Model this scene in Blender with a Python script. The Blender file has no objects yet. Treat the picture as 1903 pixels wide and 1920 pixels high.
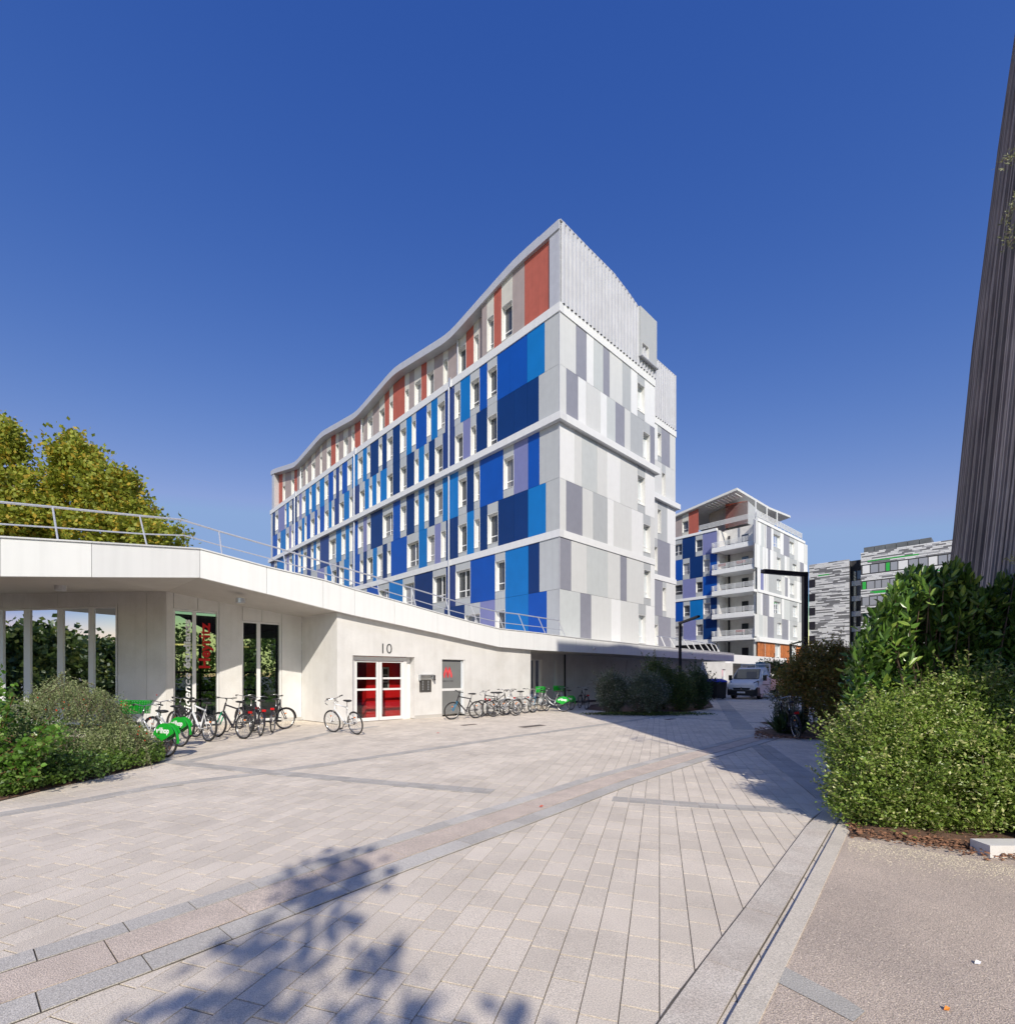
import bpy, math, random
import numpy as np
from mathutils import Vector, Matrix
rnd = random.Random(7)
scene = bpy.context.scene
# ------------------------------------------------------------------ camera
H = 1.67; F = 912.0; CX = 951.5; HY = 1266.0
cam = bpy.data.cameras.new('camera'); camo = bpy.data.objects.new('camera', cam)
scene.collection.objects.link(camo); scene.camera = camo
camo.location = (0, 0, H); camo.rotation_euler = (math.radians(90), 0, 0)
cam.sensor_fit = 'HORIZONTAL'; cam.sensor_width = 36.0
cam.lens = F / 1903 * 36.0; cam.shift_y = (HY - 960) / 1903
cam.clip_end = 2000; cam.clip_start = 0.05
# ------------------------------------------------------------------ light
SUN_AZ = 10.0; SUN_EL = 36.0
az, el = math.radians(SUN_AZ), math.radians(SUN_EL)
SD = Vector((math.sin(az) * math.cos(el), -math.cos(az) * math.cos(el), math.sin(el)))
sun = bpy.data.lights.new('sun', 'SUN'); suno = bpy.data.objects.new('sun', sun)
scene.collection.objects.link(suno); suno.location = SD * 50
suno.rotation_euler = SD.to_track_quat('Z', 'Y').to_euler()
sun.energy = 4.35; sun.angle = math.radians(0.5); sun.color = (1.0, 0.925, 0.80)
world = bpy.data.worlds.new('World'); scene.world = world; world.use_nodes = True
wn = world.node_tree.nodes; wl = world.node_tree.links; wn.clear()
wo = wn.new('ShaderNodeOutputWorld'); wb = wn.new('ShaderNodeBackground')
sky = wn.new('ShaderNodeTexSky'); sky.sky_type = 'NISHITA'; sky.sun_disc = False
sky.sun_elevation = el; sky.sun_rotation = math.pi - az
sky.altitude = 150; sky.air_density = 1.25; sky.dust_density = 0.35; sky.ozone_density = 2.0
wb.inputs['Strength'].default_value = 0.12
# sky graded channel by channel, with its brightest parts lifted to fill the shade
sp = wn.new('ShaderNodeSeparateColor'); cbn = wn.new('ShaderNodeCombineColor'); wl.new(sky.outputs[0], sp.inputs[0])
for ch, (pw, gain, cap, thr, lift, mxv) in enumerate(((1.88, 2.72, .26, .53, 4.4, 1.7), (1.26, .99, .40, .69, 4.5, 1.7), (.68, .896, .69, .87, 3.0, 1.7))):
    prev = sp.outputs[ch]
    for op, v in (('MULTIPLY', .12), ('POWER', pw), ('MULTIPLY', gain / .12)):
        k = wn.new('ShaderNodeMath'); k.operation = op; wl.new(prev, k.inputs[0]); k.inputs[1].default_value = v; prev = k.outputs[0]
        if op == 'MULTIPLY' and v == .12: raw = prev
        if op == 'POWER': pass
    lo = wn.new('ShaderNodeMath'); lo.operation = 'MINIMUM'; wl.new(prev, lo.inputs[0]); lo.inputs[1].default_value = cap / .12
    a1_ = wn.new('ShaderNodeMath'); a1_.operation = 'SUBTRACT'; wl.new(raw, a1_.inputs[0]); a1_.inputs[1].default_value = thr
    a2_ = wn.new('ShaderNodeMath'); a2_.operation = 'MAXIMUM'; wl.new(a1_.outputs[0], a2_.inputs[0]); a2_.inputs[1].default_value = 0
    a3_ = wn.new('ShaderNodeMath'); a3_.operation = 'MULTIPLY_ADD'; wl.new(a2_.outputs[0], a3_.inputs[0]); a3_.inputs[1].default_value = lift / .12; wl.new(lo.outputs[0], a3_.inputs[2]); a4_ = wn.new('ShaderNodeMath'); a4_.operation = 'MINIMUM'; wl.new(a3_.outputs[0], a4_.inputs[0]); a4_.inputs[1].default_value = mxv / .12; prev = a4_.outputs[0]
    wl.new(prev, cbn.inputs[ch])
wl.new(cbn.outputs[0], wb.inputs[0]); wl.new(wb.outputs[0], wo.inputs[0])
scene.render.engine = 'CYCLES'
vs = scene.view_settings
vs.view_transform = 'Standard'; vs.look = 'None'; vs.exposure = 0.0; vs.gamma = 1.0
vs.use_curve_mapping = False
scene.cycles.max_bounces = 6
# ------------------------------------------------------------------ helpers
C = scene.collection
def tag(o, label=None, cat=None, group=None, kind=None):
    if label: o['label'] = label
    if cat: o['category'] = cat
    if group: o['group'] = group
    if kind: o['kind'] = kind
    return o
def empty(name, loc, label, cat, group=None, rz=0.0):
    o = bpy.data.objects.new(name, None); C.objects.link(o)
    o.location = loc; o.rotation_euler = (0, 0, rz); o.empty_display_size = 0.2
    o['_w'] = 0
    del o['_w']
    return tag(o, label, cat, group)
def addobj(name, me, mat=None, parent=None, local=False):
    if mat is not None:
        if isinstance(mat, (list, tuple)):
            for m in mat: me.materials.append(m)
        else: me.materials.append(mat)
    o = bpy.data.objects.new(name, me); C.objects.link(o)
    if parent is not None:
        o.parent = parent
        if not local:
            if parent.parent is None: o.matrix_parent_inverse = Matrix.Translation(-Vector(parent.location))
    return o
class MB:
    def __init__(s): s.v = []; s.f = []; s.m = []
    def add(s, vs, fs, mi=0):
        b = len(s.v); s.v.extend([tuple(p) for p in vs])
        for f in fs: s.f.append(tuple(i + b for i in f)); s.m.append(mi)
        return s
    def hexa(s, p, mi=0):   # 8 points: bottom 4 then top 4
        return s.add(p, [(0, 3, 2, 1), (4, 5, 6, 7), (0, 1, 5, 4), (1, 2, 6, 5), (2, 3, 7, 6), (3, 0, 4, 7)], mi)
    def box(s, x0, x1, y0, y1, z0, z1, mi=0):
        return s.hexa([(x0, y0, z0), (x1, y0, z0), (x1, y1, z0), (x0, y1, z0), (x0, y0, z1), (x1, y0, z1), (x1, y1, z1), (x0, y1, z1)], mi)
    def obox(s, o, u, n, u0, u1, n0, n1, z0, z1, z0b=None, z1b=None, mi=0):
        # oriented box: o origin, u along, n outward (2d unit); heights may slant from u0 to u1
        if z0b is None: z0b = z0
        if z1b is None: z1b = z1
        def P(a, b, z): return (o[0] + u[0] * a + n[0] * b, o[1] + u[1] * a + n[1] * b, z)
        return s.hexa([P(u0, n0, z0), P(u1, n0, z0b), P(u1, n1, z0b), P(u0, n1, z0), P(u0, n0, z1), P(u1, n0, z1b), P(u1, n1, z1b), P(u0, n1, z1)], mi)
    def quad(s, a, b, c, d, mi=0): return s.add([a, b, c, d], [(0, 1, 2, 3)], mi)
    def tube(s, pts, r, n=6, mi=0, caps=True):
        pts = [Vector(p) for p in pts]; rs = r if isinstance(r, (list, tuple)) else [r] * len(pts)
        b = len(s.v); up = Vector((0, 0, 1))
        for i, p in enumerate(pts):
            d = (pts[min(i + 1, len(pts) - 1)] - pts[max(i - 1, 0)])
            if d.length < 1e-9: d = Vector((0, 0, 1))
            d.normalize()
            a = d.cross(up)
            if a.length < 0.05: a = d.cross(Vector((1, 0, 0)))
            a.normalize(); c = d.cross(a)
            for k in range(n):
                t = 2 * math.pi * k / n
                s.v.append(tuple(p + (a * math.cos(t) + c * math.sin(t)) * rs[i]))
        for i in range(len(pts) - 1):
            for k in range(n):
                k2 = (k + 1) % n
                s.f.append((b + i * n + k, b + i * n + k2, b + (i + 1) * n + k2, b + (i + 1) * n + k)); s.m.append(mi)
        if caps:
            s.f.append(tuple(b + k for k in range(n))); s.m.append(mi)
            e = b + (len(pts) - 1) * n
            s.f.append(tuple(e + n - 1 - k for k in range(n))); s.m.append(mi)
        return s
    def prism(s, poly, z0, z1, mi=0):
        n = len(poly)
        vs = [(p[0], p[1], z0) for p in poly] + [(p[0], p[1], z1) for p in poly]
        fs = [tuple(range(n - 1, -1, -1)), tuple(range(n, 2 * n))] + [(i, (i + 1) % n, (i + 1) % n + n, i + n) for i in range(n)]
        return s.add(vs, fs, mi)
    def build(s, name, mat, parent=None, local=False, smooth=False):
        me = bpy.data.meshes.new(name); me.from_pydata(s.v, [], s.f)
        if isinstance(mat, (list, tuple)) and len(mat) > 1:
            me.polygons.foreach_set('material_index', s.m)
        if smooth: me.polygons.foreach_set('use_smooth', [True] * len(s.f))
        me.update()
        return addobj(name, me, mat, parent, local)
# ray / picture measurements -> metres
def rat(px): return (px - CX) / F
def gp(px, py, z=0.0):          # point at height z seen at px,py
    Y = (H - z) * F / (py - HY); return Vector((rat(px) * Y, Y, z))
def on_line(px, o, u):          # distance along plan line (o,u) seen at px
    r = rat(px); return (r * o[1] - o[0]) / (u[0] - r * u[1])
def zat(py, Y): return H + (HY - py) * Y / F
def P2(o, u, t, n=(0, 0), d=0): return Vector((o[0] + u[0] * t + n[0] * d, o[1] + u[1] * t + n[1] * d))
# ------------------------------------------------------------------ materials
def nodes(m):
    m.use_nodes = True; nt = m.node_tree; nt.nodes.clear()
    return nt, nt.nodes, nt.links
def mx(n, l, a, b, f, blend='MIX'):
    k = n.new('ShaderNodeMix'); k.data_type = 'RGBA'; k.blend_type = blend
    for sock, v in ((k.inputs[6], a), (k.inputs[7], b), (k.inputs[0], f)):
        if hasattr(v, 'links'): l.new(v, sock)
        elif isinstance(v, (tuple, list)): sock.default_value = (v[0], v[1], v[2], 1)
        else: sock.default_value = v
    return k.outputs[2]
def ramp(n, l, src, a, b, ca=0.0, cb=1.0):
    k = n.new('ShaderNodeMapRange'); l.new(src, k.inputs[0])
    k.inputs[1].default_value = a; k.inputs[2].default_value = b; k.inputs[3].default_value = ca; k.inputs[4].default_value = cb
    return k.outputs[0]
def noise(n, l, scale, detail=3, vec=None, rough=.5, dim='3D'):
    k = n.new('ShaderNodeTexNoise'); k.inputs['Scale'].default_value = scale; k.inputs['Detail'].default_value = detail
    k.inputs['Roughness'].default_value = rough
    if vec is not None: l.new(vec, k.inputs['Vector'])
    return k.outputs[0]
def pm(name, col, rough=.5, metal=0.0, var=0.0, scale=3.0, bump=0.0, bscale=60.0, island=0.0, obj=0.0, streak=0.0, spec=0.5, dirt=None, dirtamt=0.3, dscale=0.7, speck=0.0, spscale=160.0):
    m = bpy.data.materials.new(name); nt, n, l = nodes(m)
    out = n.new('ShaderNodeOutputMaterial'); b = n.new('ShaderNodeBsdfPrincipled'); l.new(b.outputs[0], out.inputs[0])
    b.inputs['Roughness'].default_value = rough; b.inputs['Metallic'].default_value = metal
    b.inputs['Specular IOR Level'].default_value = spec
    g = n.new('ShaderNodeNewGeometry'); pos = g.outputs['Position']
    c = col
    if var:
        f = ramp(n, l, noise(n, l, scale, 4, pos), .3, .7)
        c = mx(n, l, tuple(x * (1 - var) for x in col), tuple(min(1, x * (1 + var)) for x in col), f)
    if streak:
        mp = n.new('ShaderNodeMapping'); l.new(pos, mp.inputs[0]); mp.inputs['Scale'].default_value = (6, 6, .25)
        f = ramp(n, l, noise(n, l, 1.0, 4, mp.outputs[0]), .45, .8, 0, streak)
        c = mx(n, l, c, tuple(x * .5 for x in col), f)
    if dirt is not None:
        f = ramp(n, l, noise(n, l, dscale, 5, pos, .6), .45, .75, 0, dirtamt)
        c = mx(n, l, c, dirt, f)
    if speck:
        f = ramp(n, l, noise(n, l, spscale, 2, pos, .7), .35, .65, 1 - speck, 1 + speck)
        k = n.new('ShaderNodeVectorMath'); k.operation = 'SCALE'
        if hasattr(c, 'links'): l.new(c, k.inputs[0])
        else: k.inputs[0].default_value = c
        l.new(f, k.inputs['Scale']); c = k.outputs[0]
    if island or obj:
        k = n.new('ShaderNodeMath'); k.operation = 'ADD'
        oi = n.new('ShaderNodeObjectInfo'); l.new(oi.outputs['Random'], k.inputs[0]); l.new(g.outputs['Random Per Island'], k.inputs[1])
        if obj and not island: k.inputs[1].default_value = 0; nt.links.remove(k.inputs[1].links[0])
        fr = n.new('ShaderNodeMath'); fr.operation = 'FRACT'; l.new(k.outputs[0], fr.inputs[0])
        a = island or obj
        f = ramp(n, l, fr.outputs[0], 0, 1, 1 - a, 1 + a)
        k = n.new('ShaderNodeVectorMath'); k.operation = 'SCALE'
        if hasattr(c, 'links'): l.new(c, k.inputs[0])
        else: k.inputs[0].default_value = c
        l.new(f, k.inputs['Scale']); c = k.outputs[0]
    if hasattr(c, 'links'): l.new(c, b.inputs['Base Color'])
    else: b.inputs['Base Color'].default_value = (*c, 1)
    if bump:
        bn = n.new('ShaderNodeBump'); bn.inputs['Strength'].default_value = bump; bn.inputs['Distance'].default_value = .01
        l.new(noise(n, l, bscale, 4, pos), bn.inputs['Height']); l.new(bn.outputs[0], b.inputs['Normal'])
    return m
def leafmat(name, c1, c2, c3=None, rough=.45, trans=.25, p3=.15):
    m = bpy.data.materials.new(name); nt, n, l = nodes(m)
    out = n.new('ShaderNodeOutputMaterial'); b = n.new('ShaderNodeBsdfPrincipled')
    t = n.new('ShaderNodeBsdfTranslucent'); x = n.new('ShaderNodeMixShader'); x.inputs[0].default_value = trans
    g = n.new('ShaderNodeNewGeometry'); oi = n.new('ShaderNodeObjectInfo')
    k = n.new('ShaderNodeMath'); k.operation = 'ADD'; l.new(oi.outputs['Random'], k.inputs[0]); l.new(g.outputs['Random Per Island'], k.inputs[1])
    fr = n.new('ShaderNodeMath'); fr.operation = 'FRACT'; l.new(k.outputs[0], fr.inputs[0])
    c = mx(n, l, c1, c2, fr.outputs[0])
    c = mx(n, l, c, tuple(v * .55 for v in c1), ramp(n, l, noise(n, l, 1.3, 3, g.outputs['Position']), .4, .65, 0, .6))
    if c3 is not None:
        k2 = n.new('ShaderNodeMath'); k2.operation = 'MULTIPLY'; l.new(fr.outputs[0], k2.inputs[0]); k2.inputs[1].default_value = 17.3
        f2 = n.new('ShaderNodeMath'); f2.operation = 'FRACT'; l.new(k2.outputs[0], f2.inputs[0])
        gt = n.new('ShaderNodeMath'); gt.operation = 'LESS_THAN'; l.new(f2.outputs[0], gt.inputs[0]); gt.inputs[1].default_value = p3
        c = mx(n, l, c, c3, gt.outputs[0])
    l.new(c, b.inputs['Base Color']); b.inputs['Roughness'].default_value = rough
    l.new(c, t.inputs[0]); l.new(b.outputs[0], x.inputs[1]); l.new(t.outputs[0], x.inputs[2]); l.new(x.outputs[0], out.inputs[0])
    return m
def glassmat(name, col, rough=.03, refl=.35, ior=1.9, var=False):
    m = bpy.data.materials.new(name); nt, n, l = nodes(m)
    out = n.new('ShaderNodeOutputMaterial'); d = n.new('ShaderNodeBsdfPrincipled'); gl = n.new('ShaderNodeBsdfGlossy')
    d.inputs['Base Color'].default_value = (*col, 1); d.inputs['Roughness'].default_value = .6
    gl.inputs['Roughness'].default_value = rough; gl.inputs['Color'].default_value = (.85, .9, .95, 1)
    if var:
        oi = n.new('ShaderNodeObjectInfo')
        c = mx(n, l, col, (.30, .30, .33), ramp(n, l, oi.outputs['Random'], .35, .8))
        l.new(c, d.inputs['Base Color'])
    fr = n.new('ShaderNodeFresnel'); fr.inputs[0].default_value = ior
    x = n.new('ShaderNodeMixShader'); l.new(fr.outputs[0], x.inputs[0]); l.new(d.outputs[0], x.inputs[1]); l.new(gl.outputs[0], x.inputs[2])
    l.new(x.outputs[0], out.inputs[0]); return m
M = {}
M['B'] = pm('panel medium blue', (.003, .075, .40), .38, var=.05, scale=1.2, obj=.05)
M['D'] = pm('panel navy', (.002, .030, .145), .38, var=.05, scale=1.2, obj=.06)
M['L'] = pm('panel light blue', (.004, .165, .50), .38, var=.05, scale=1.2, obj=.05)
M['N'] = pm('panel indigo', (.018, .045, .19), .38, var=.05, obj=.06)
M['P'] = pm('panel lavender', (.20, .215, .43), .42, var=.04, obj=.05)
M['G'] = pm('panel light grey', (.47, .49, .50), .45, var=.03, obj=.03, streak=.14)
M['K'] = pm('panel grey green', (.58, .61, .61), .45, var=.03, obj=.03, streak=.08)
M['E'] = pm('panel pale grey', (.68, .69, .68), .45, var=.02, obj=.02, streak=.08)
M['X'] = pm('panel white', (.82, .83, .83), .45, var=.02, obj=.02, streak=.05)
M['Q'] = pm('panel mauve grey', (.28, .285, .335), .45, var=.04, obj=.05)
M['R'] = pm('render brick red', (.42, .105, .075), .8, var=.08, scale=2, streak=.25, bump=.2)
M['T'] = pm('render taupe', (.36, .305, .30), .8, var=.06, scale=2, streak=.15, bump=.2)
M['W'] = pm('render cream', (.58, .57, .52), .8, var=.05, scale=2, streak=.15, bump=.2)
M['reveal'] = pm('window reveal sheet', (.74, .74, .72), .5, var=.03)
M['frame'] = pm('white window frame', (.78, .78, .78), .35)
M['pane'] = glassmat('window glass', (.035, .04, .05), var=True, ior=1.5)
M['paned'] = glassmat('shopfront glass', (.012, .016, .018), ior=2.1, rough=.01)
M['band'] = pm('band coping', (.72, .73, .74), .4, var=.03, streak=.12)
M['core'] = pm('dark backing', (.05, .05, .055), .9)
M['metal'] = pm('corrugated sheet', (.56, .57, .61), .42, metal=.12, var=.06, scale=1.5, streak=.2)
M['eave'] = pm('eave metal', (.55, .56, .59), .4, metal=.2, var=.05, streak=.15)
M['soff'] = pm('soffit', (.30, .30, .31), .7)
M['galv'] = pm('galvanised steel', (.62, .63, .66), .35, metal=.45, var=.1, scale=20)
M['fascia'] = pm('white fascia panel', (.84, .85, .85), .35, var=.02, scale=.8, streak=.15)
M['soffit2'] = pm('pale soffit', (.52, .50, .47), .8, var=.04)
M['conc'] = pm('pale concrete panel', (.72, .71, .695), .8, var=.05, scale=1.6, bump=.25, bscale=30, streak=.12, dirt=(.50, .475, .43), dirtamt=.4, dscale=1.1, speck=.04, spscale=60)
M['dark'] = pm('dark metal', (.028, .025, .035), .45, metal=.3)
M['black'] = pm('black rubber', (.018, .018, .019), .7)
M['blackp'] = pm('black plastic', (.022, .022, .024), .45)
M['chrome'] = pm('bicycle metal', (.55, .55, .56), .25, metal=.9)
M['silver'] = pm('silver paint', (.52, .54, .56), .3, metal=.5)
M['wpaint'] = pm('white paint', (.78, .79, .80), .3)
M['green'] = pm('green plastic', (.012, .38, .03), .35, var=.05)
M['gpaint'] = pm('mint paint', (.01, .42, .20), .3)
M['bpaint'] = pm('cyan paint', (.01, .18, .35), .3)
M['redl'] = pm('red reflector', (.55, .01, .01), .25)
M['oran'] = pm('orange reflector', (.8, .20, .01), .3)
M['red'] = pm('red wall paint', (.90, .012, .014), .5, var=.03)
M['white'] = pm('white lettering', (.92, .92, .92), .5)
M['redt'] = pm('red lettering', (.55, .0, .0), .5)
M['ink'] = pm('dark lettering', (.06, .06, .065), .5)
M['blab'] = pm('grey frosted film', (.20, .205, .205), .35, var=.06, scale=3)
M['wood'] = pm('warm timber cladding', (.50, .16, .045), .6, var=.25, scale=2.5, obj=.2, streak=.5)
# ------------------------------------------------------------------ plan directions
LL = math.hypot(.955, 1); LR = math.hypot(1.046, 1)
dl = (-.955 / LL, 1 / LL); dr = (1.046 / LR, 1 / LR)
nL = (-dr[0], -dr[1]); nR = (-dl[0], -dl[1])      # outward normals of the two street facades
def parse(s):
    t = s.split(); a = float(t[0]); out = []
    for i in range(1, len(t), 2): out.append((a, float(t[i + 1]), t[i])); a = float(t[i + 1])
    return out
def window_unit(root, o, u, n, a, b, zh, zs, off=0.0, depth=.34, transom=.27, pane='pane', lights=None):
    w = b - a; g = .006
    m = MB()
    t = .03
    m.obox(o, u, n, a + g, a + t, off - depth, off + .004, zs, zh); m.obox(o, u, n, b - t, b - g, off - depth, off + .004, zs, zh)
    m.obox(o, u, n, a + t, b - t, off - depth, off + .002, zh - t, zh - g); m.obox(o, u, n, a + t, b - t, off - depth, off + .02, zs + g, zs + t)
    wo_ = m.build('window', M['reveal'], root)
    a2, b2, t2, s2 = a + t, b - t, zh - t, zs + t; f = .055; d0, d1 = off - depth + .02, off - depth + .08
    m = MB()
    m.obox(o, u, n, a2, a2 + f, d0, d1, s2, t2); m.obox(o, u, n, b2 - f, b2, d0, d1, s2, t2)
    m.obox(o, u, n, a2 + f, b2 - f, d0, d1, t2 - f, t2); m.obox(o, u, n, a2 + f, b2 - f, d0, d1, s2, s2 + f)
    zt = s2 + (t2 - s2) * transom
    if transom: m.obox(o, u, n, a2 + f, b2 - f, d0, d1, zt - .03, zt + .03)
    k = lights or (2 if w > 1.35 else 1)
    for i in range(1, k):
        c = a2 + (b2 - a2) * i / k
        m.obox(o, u, n, c - .04, c + .04, d0 + .005, d1 + .005, s2 + f, t2 - f)
    m.build('frame', M['frame'], wo_)
    m = MB(); m.obox(o, u, n, a2 + f * .5, b2 - f * .5, d0 + .01, d0 + .03, s2 + f * .5, t2 - f * .5)
    m.build('pane', M[pane], wo_)
    return wo_
def facade(root, o, u, n, spec, zt, zb, hf, sf, off=0.0, ztf=None, grey='G', thick=.035, transom=.27, depth=.34):
    po = P2(o, u, 0, n, off)
    for (p0, p1, c) in parse(spec):
        a, b = sorted((on_line(p0, po, u), on_line(p1, po, u))); g = .007
        ta = (ztf(a), ztf(b)) if ztf else (zt, zt)
        if c != 'W':
            m = MB(); m.obox(o, u, n, a + g, b - g, off - thick, off, zb + g, ta[0] - g, zb + g, ta[1] - g)
            m.build('wall_panel', M[c], root)
        else:
            tm = zt if not ztf else zb + 2.95
            zh = tm - (tm - zb) * hf; zs = tm - (tm - zb) * sf
            m = MB(); m.obox(o, u, n, a + g, b - g, off - thick, off, zh, ta[0] - g, zh, ta[1] - g)
            m.build('wall_panel', M[grey], root)
            if zs - zb > .1:
                m = MB(); m.obox(o, u, n, a + g, b - g, off - thick, off, zb + g, zs)
                m.build('wall_panel', M[grey], root)
            window_unit(root, o, u, n, a, b, zh, zs, off, depth, transom)
# ------------------------------------------------------------------ main tower
YT = 26.0; PC = (rat(1049) * YT, YT)
def zc(py): return zat(py, YT)
zb1t, zb1b, zm65, zb2t, zb2b, zm43, zb3t, zb3b, zm21 = [zc(v) for v in (566, 583, 681, 776, 790, 894.8, 992, 1006, 1104)]
zlow = zc(1204)
T = empty('apartment_tower', (PC[0], PC[1], 0), 'tall residence block clad in blue, grey and brick panels under a wavy roof', 'building')
LEN = on_line(508.5, PC, dl)
ILEFT = on_line(903.5, PC, dl)
rows6 = "1049 G 1021.2 L 988.3 B 955.6 B 932 W 913.5 B 899.2 W 881.5 L 863.3 W 852 N 834.5 W 820.2 L 808.4 W 800 B 780 W 772 L 762 W 750 D 736.5 W 725.3 D 716.7 W 709.8 D 694.3 W 688 L 680.3 W 671 L 660.2 W 651.2 B 641.6 W 636 N 630 W 625 B 616 W 608.3 L 599.5 W 592.8 L 584.4 W 579.9 L 573 W 566 P 561.3 W 557 D 548 W 542 L 537.2 W 534 P 522 W 516 D 511 E 508"
rows5 = "1049 G 1010 D 988.3 D 963.3 D 932 W 913.5 D 893 W 882 P 868.2 W 852.8 N 830 W 815.3 D 804 W 795.5 L 785 W 776.8 D 762.3 W 750 D 736.5 W 725.3 L 713.2 W 706 L 698 W 692 L 684 W 674 N 661.3 W 655 L 645 W 636 N 627.2 W 622 L 616.3 W 608.3 B 600 W 595 B 590 W 582 B 575.2 W 571 L 566 W 559 B 550.5 W 546 P 542 W 536 L 526 W 520 B 511 E 508"
rows4 = "1049 G 1011.3 B 990 P 963.3 W 943.5 B 899.5 W 888.5 D 875 W 859.2 L 830 W 815 D 804 W 795.8 L 785 W 777 D 762 W 750.5 B 737 W 717.5 D 695 W 688 P 681.2 W 671.2 B 661.5 W 655 L 648 W 640 L 630.2 W 617 N 600.2 W 593 L 588 W 583 N 575.5 W 568.3 L 564.2 W 559 B 553 L 548 W 542 P 537.5 W 533 L 519.5 W 514 N 508"
rows3 = "1049 G 1023.3 L 990 D 963.5 D 933.8 W 913.8 D 900 W 888.8 L 875.5 W 859 D 836.3 W 826.3 P 815 W 800.8 L 785.3 W 763 B 733 W 726 D 717.3 W 707 L 699 W 688 D 681.2 W 674.7 B 661.3 W 655 L 645 W 636 D 631 W 621.5 L 613 W 608.5 P 595 W 583 N 575.5 W 566 B 556 W 548 L 536 W 528 D 516 E 508"
rows2 = "1049 G 1011.3 D 990.5 L 947.3 W 928 B 882 W 854 N 836.3 W 811.3 D 777 W 755 L 729.5 W 710 B 688 G 672 L 650 G 600 B 560 G 508"
rows1 = "1049 G 1025 B 990.5 L 947.3 W 928 P 900 W 871 D 833 G 811 N 780 G 760 G 700 G 508"
facade(T, PC, dl, nL, rows6, zb1b, zm65, .19, .845)
facade(T, PC, dl, nL, rows5, zm65, zb2t, .245, .965)
facade(T, PC, dl, nL, rows4, zb2b, zm43, .20, .835)
facade(T, PC, dl, nL, rows3, zm43, zb3t, .225, .90)
facade(T, PC, dl, nL, rows2, zb3b, zm21, .165, .837)
facade(T, PC, dl, nL, rows1, zm21, zlow, .24, .9)
# roof line
rp = [(1048.6, 411.5), (963.5, 488.3), (841.4, 626), (738.4, 691.3), (667.7, 773.7), (603, 810.5), (553, 868), (511.8, 881)]
RL = []
for px, py in rp:
    t = on_line(px, PC, dl); RL.append((t, zat(py, PC[1] + dl[1] * t)))
RL[0] = (0.0, RL[0][1]); 
def zroof(t):
    if t <= RL[0][0]: return RL[0][1]
    for (a, za), (b, zb_) in zip(RL, RL[1:]):
        if t <= b: return za + (zb_ - za) * (t - a) / (b - a)
    return RL[-1][1]
def smooth(t): return (zroof(t - .8) + 2 * zroof(t) + zroof(t + .8)) / 4
EH = .48
topr = "1030 R 983.5 T 961 W 940 R 926 W 912.8 T 903.5"
topl = "903.5 T 898 W 888 R 874 W 858 T 840 W 830.8 T 814 W 800.2 R 790 W 776.8 T 767 W 759 R 737 W 730 R 721.2 W 711 T 699 W 689 T 681.5 W 676 R 665 W 659 T 653 W 644 T 635.2 W 629.5 R 620.8 W 612.8 T 604 W 600 T 591.2 W 584 T 577.2 W 573 T 568 W 561.5 T 557 R 552 W 546 T 535 W 530 R 522"
facade(T, PC, dl, nL, topr, 0, zb1t + .02, .215, .93, off=-.12, ztf=lambda t: smooth(t) - EH + .02, grey='W')
facade(T, PC, dl, nL, topl, 0, zb1t + .02, .215, .93, off=-.55, ztf=lambda t: smooth(t) - EH + .02, grey='W')
m = MB()   # metal corner frame of the attic storey
a1 = on_line(1030, PC, dl)
m.obox(PC, dl, nL, 0, a1, -.35, .0, zb1t + .01, smooth(0) - EH + .02, zb1t + .01, smooth(a1) - EH + .02)
m.build('attic_frame', M['eave'], T); m = MB(); m.obox(PC, dl, nL, LEN - 1.0, LEN - .25, -1.1, 0, zb1t + .01, smooth(LEN) - EH + .1)
m.build('attic_frame', M['eave'], T)
m = MB()   # set-back step cheek
m.obox(PC, dl, nL, ILEFT - .02, ILEFT + .0, -.55, -.125, zb1t + .01, smooth(ILEFT) - EH)
m.build('cheek', M['T'], T)
# wavy eave
m = MB(); N = 90; ts = [LEN * i / N for i in range(N + 1)]
for a, b in zip(ts, ts[1:]):
    za, zb_ = smooth(a), smooth(b)
    m.obox(PC, dl, nL, a, b, -1.2, .06, za - EH, za, zb_ - EH, zb_)
m.build('eave', M['eave'], T)
m = MB()
for a, b in zip(ts, ts[1:]):
    za, zb_ = smooth(a) + .03, smooth(b) + .03
    if a > 1.5: m.obox(PC, dl, nL, a, b, -12.3, .02, za, za + .05, zb_, zb_ + .05)
m.build('roof_sheet', M['metal'], T)
m = MB()   # little standing seams along the eave
k = 1.5
while k < LEN - .1:
    z = smooth(k); m.obox(PC, dl, nL, k, k + .07, -3.0, -.02, z + .07, z + .10); k += .33
m.build('roof_ribs', M['metal'], T)['kind'] = 'stuff'
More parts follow.
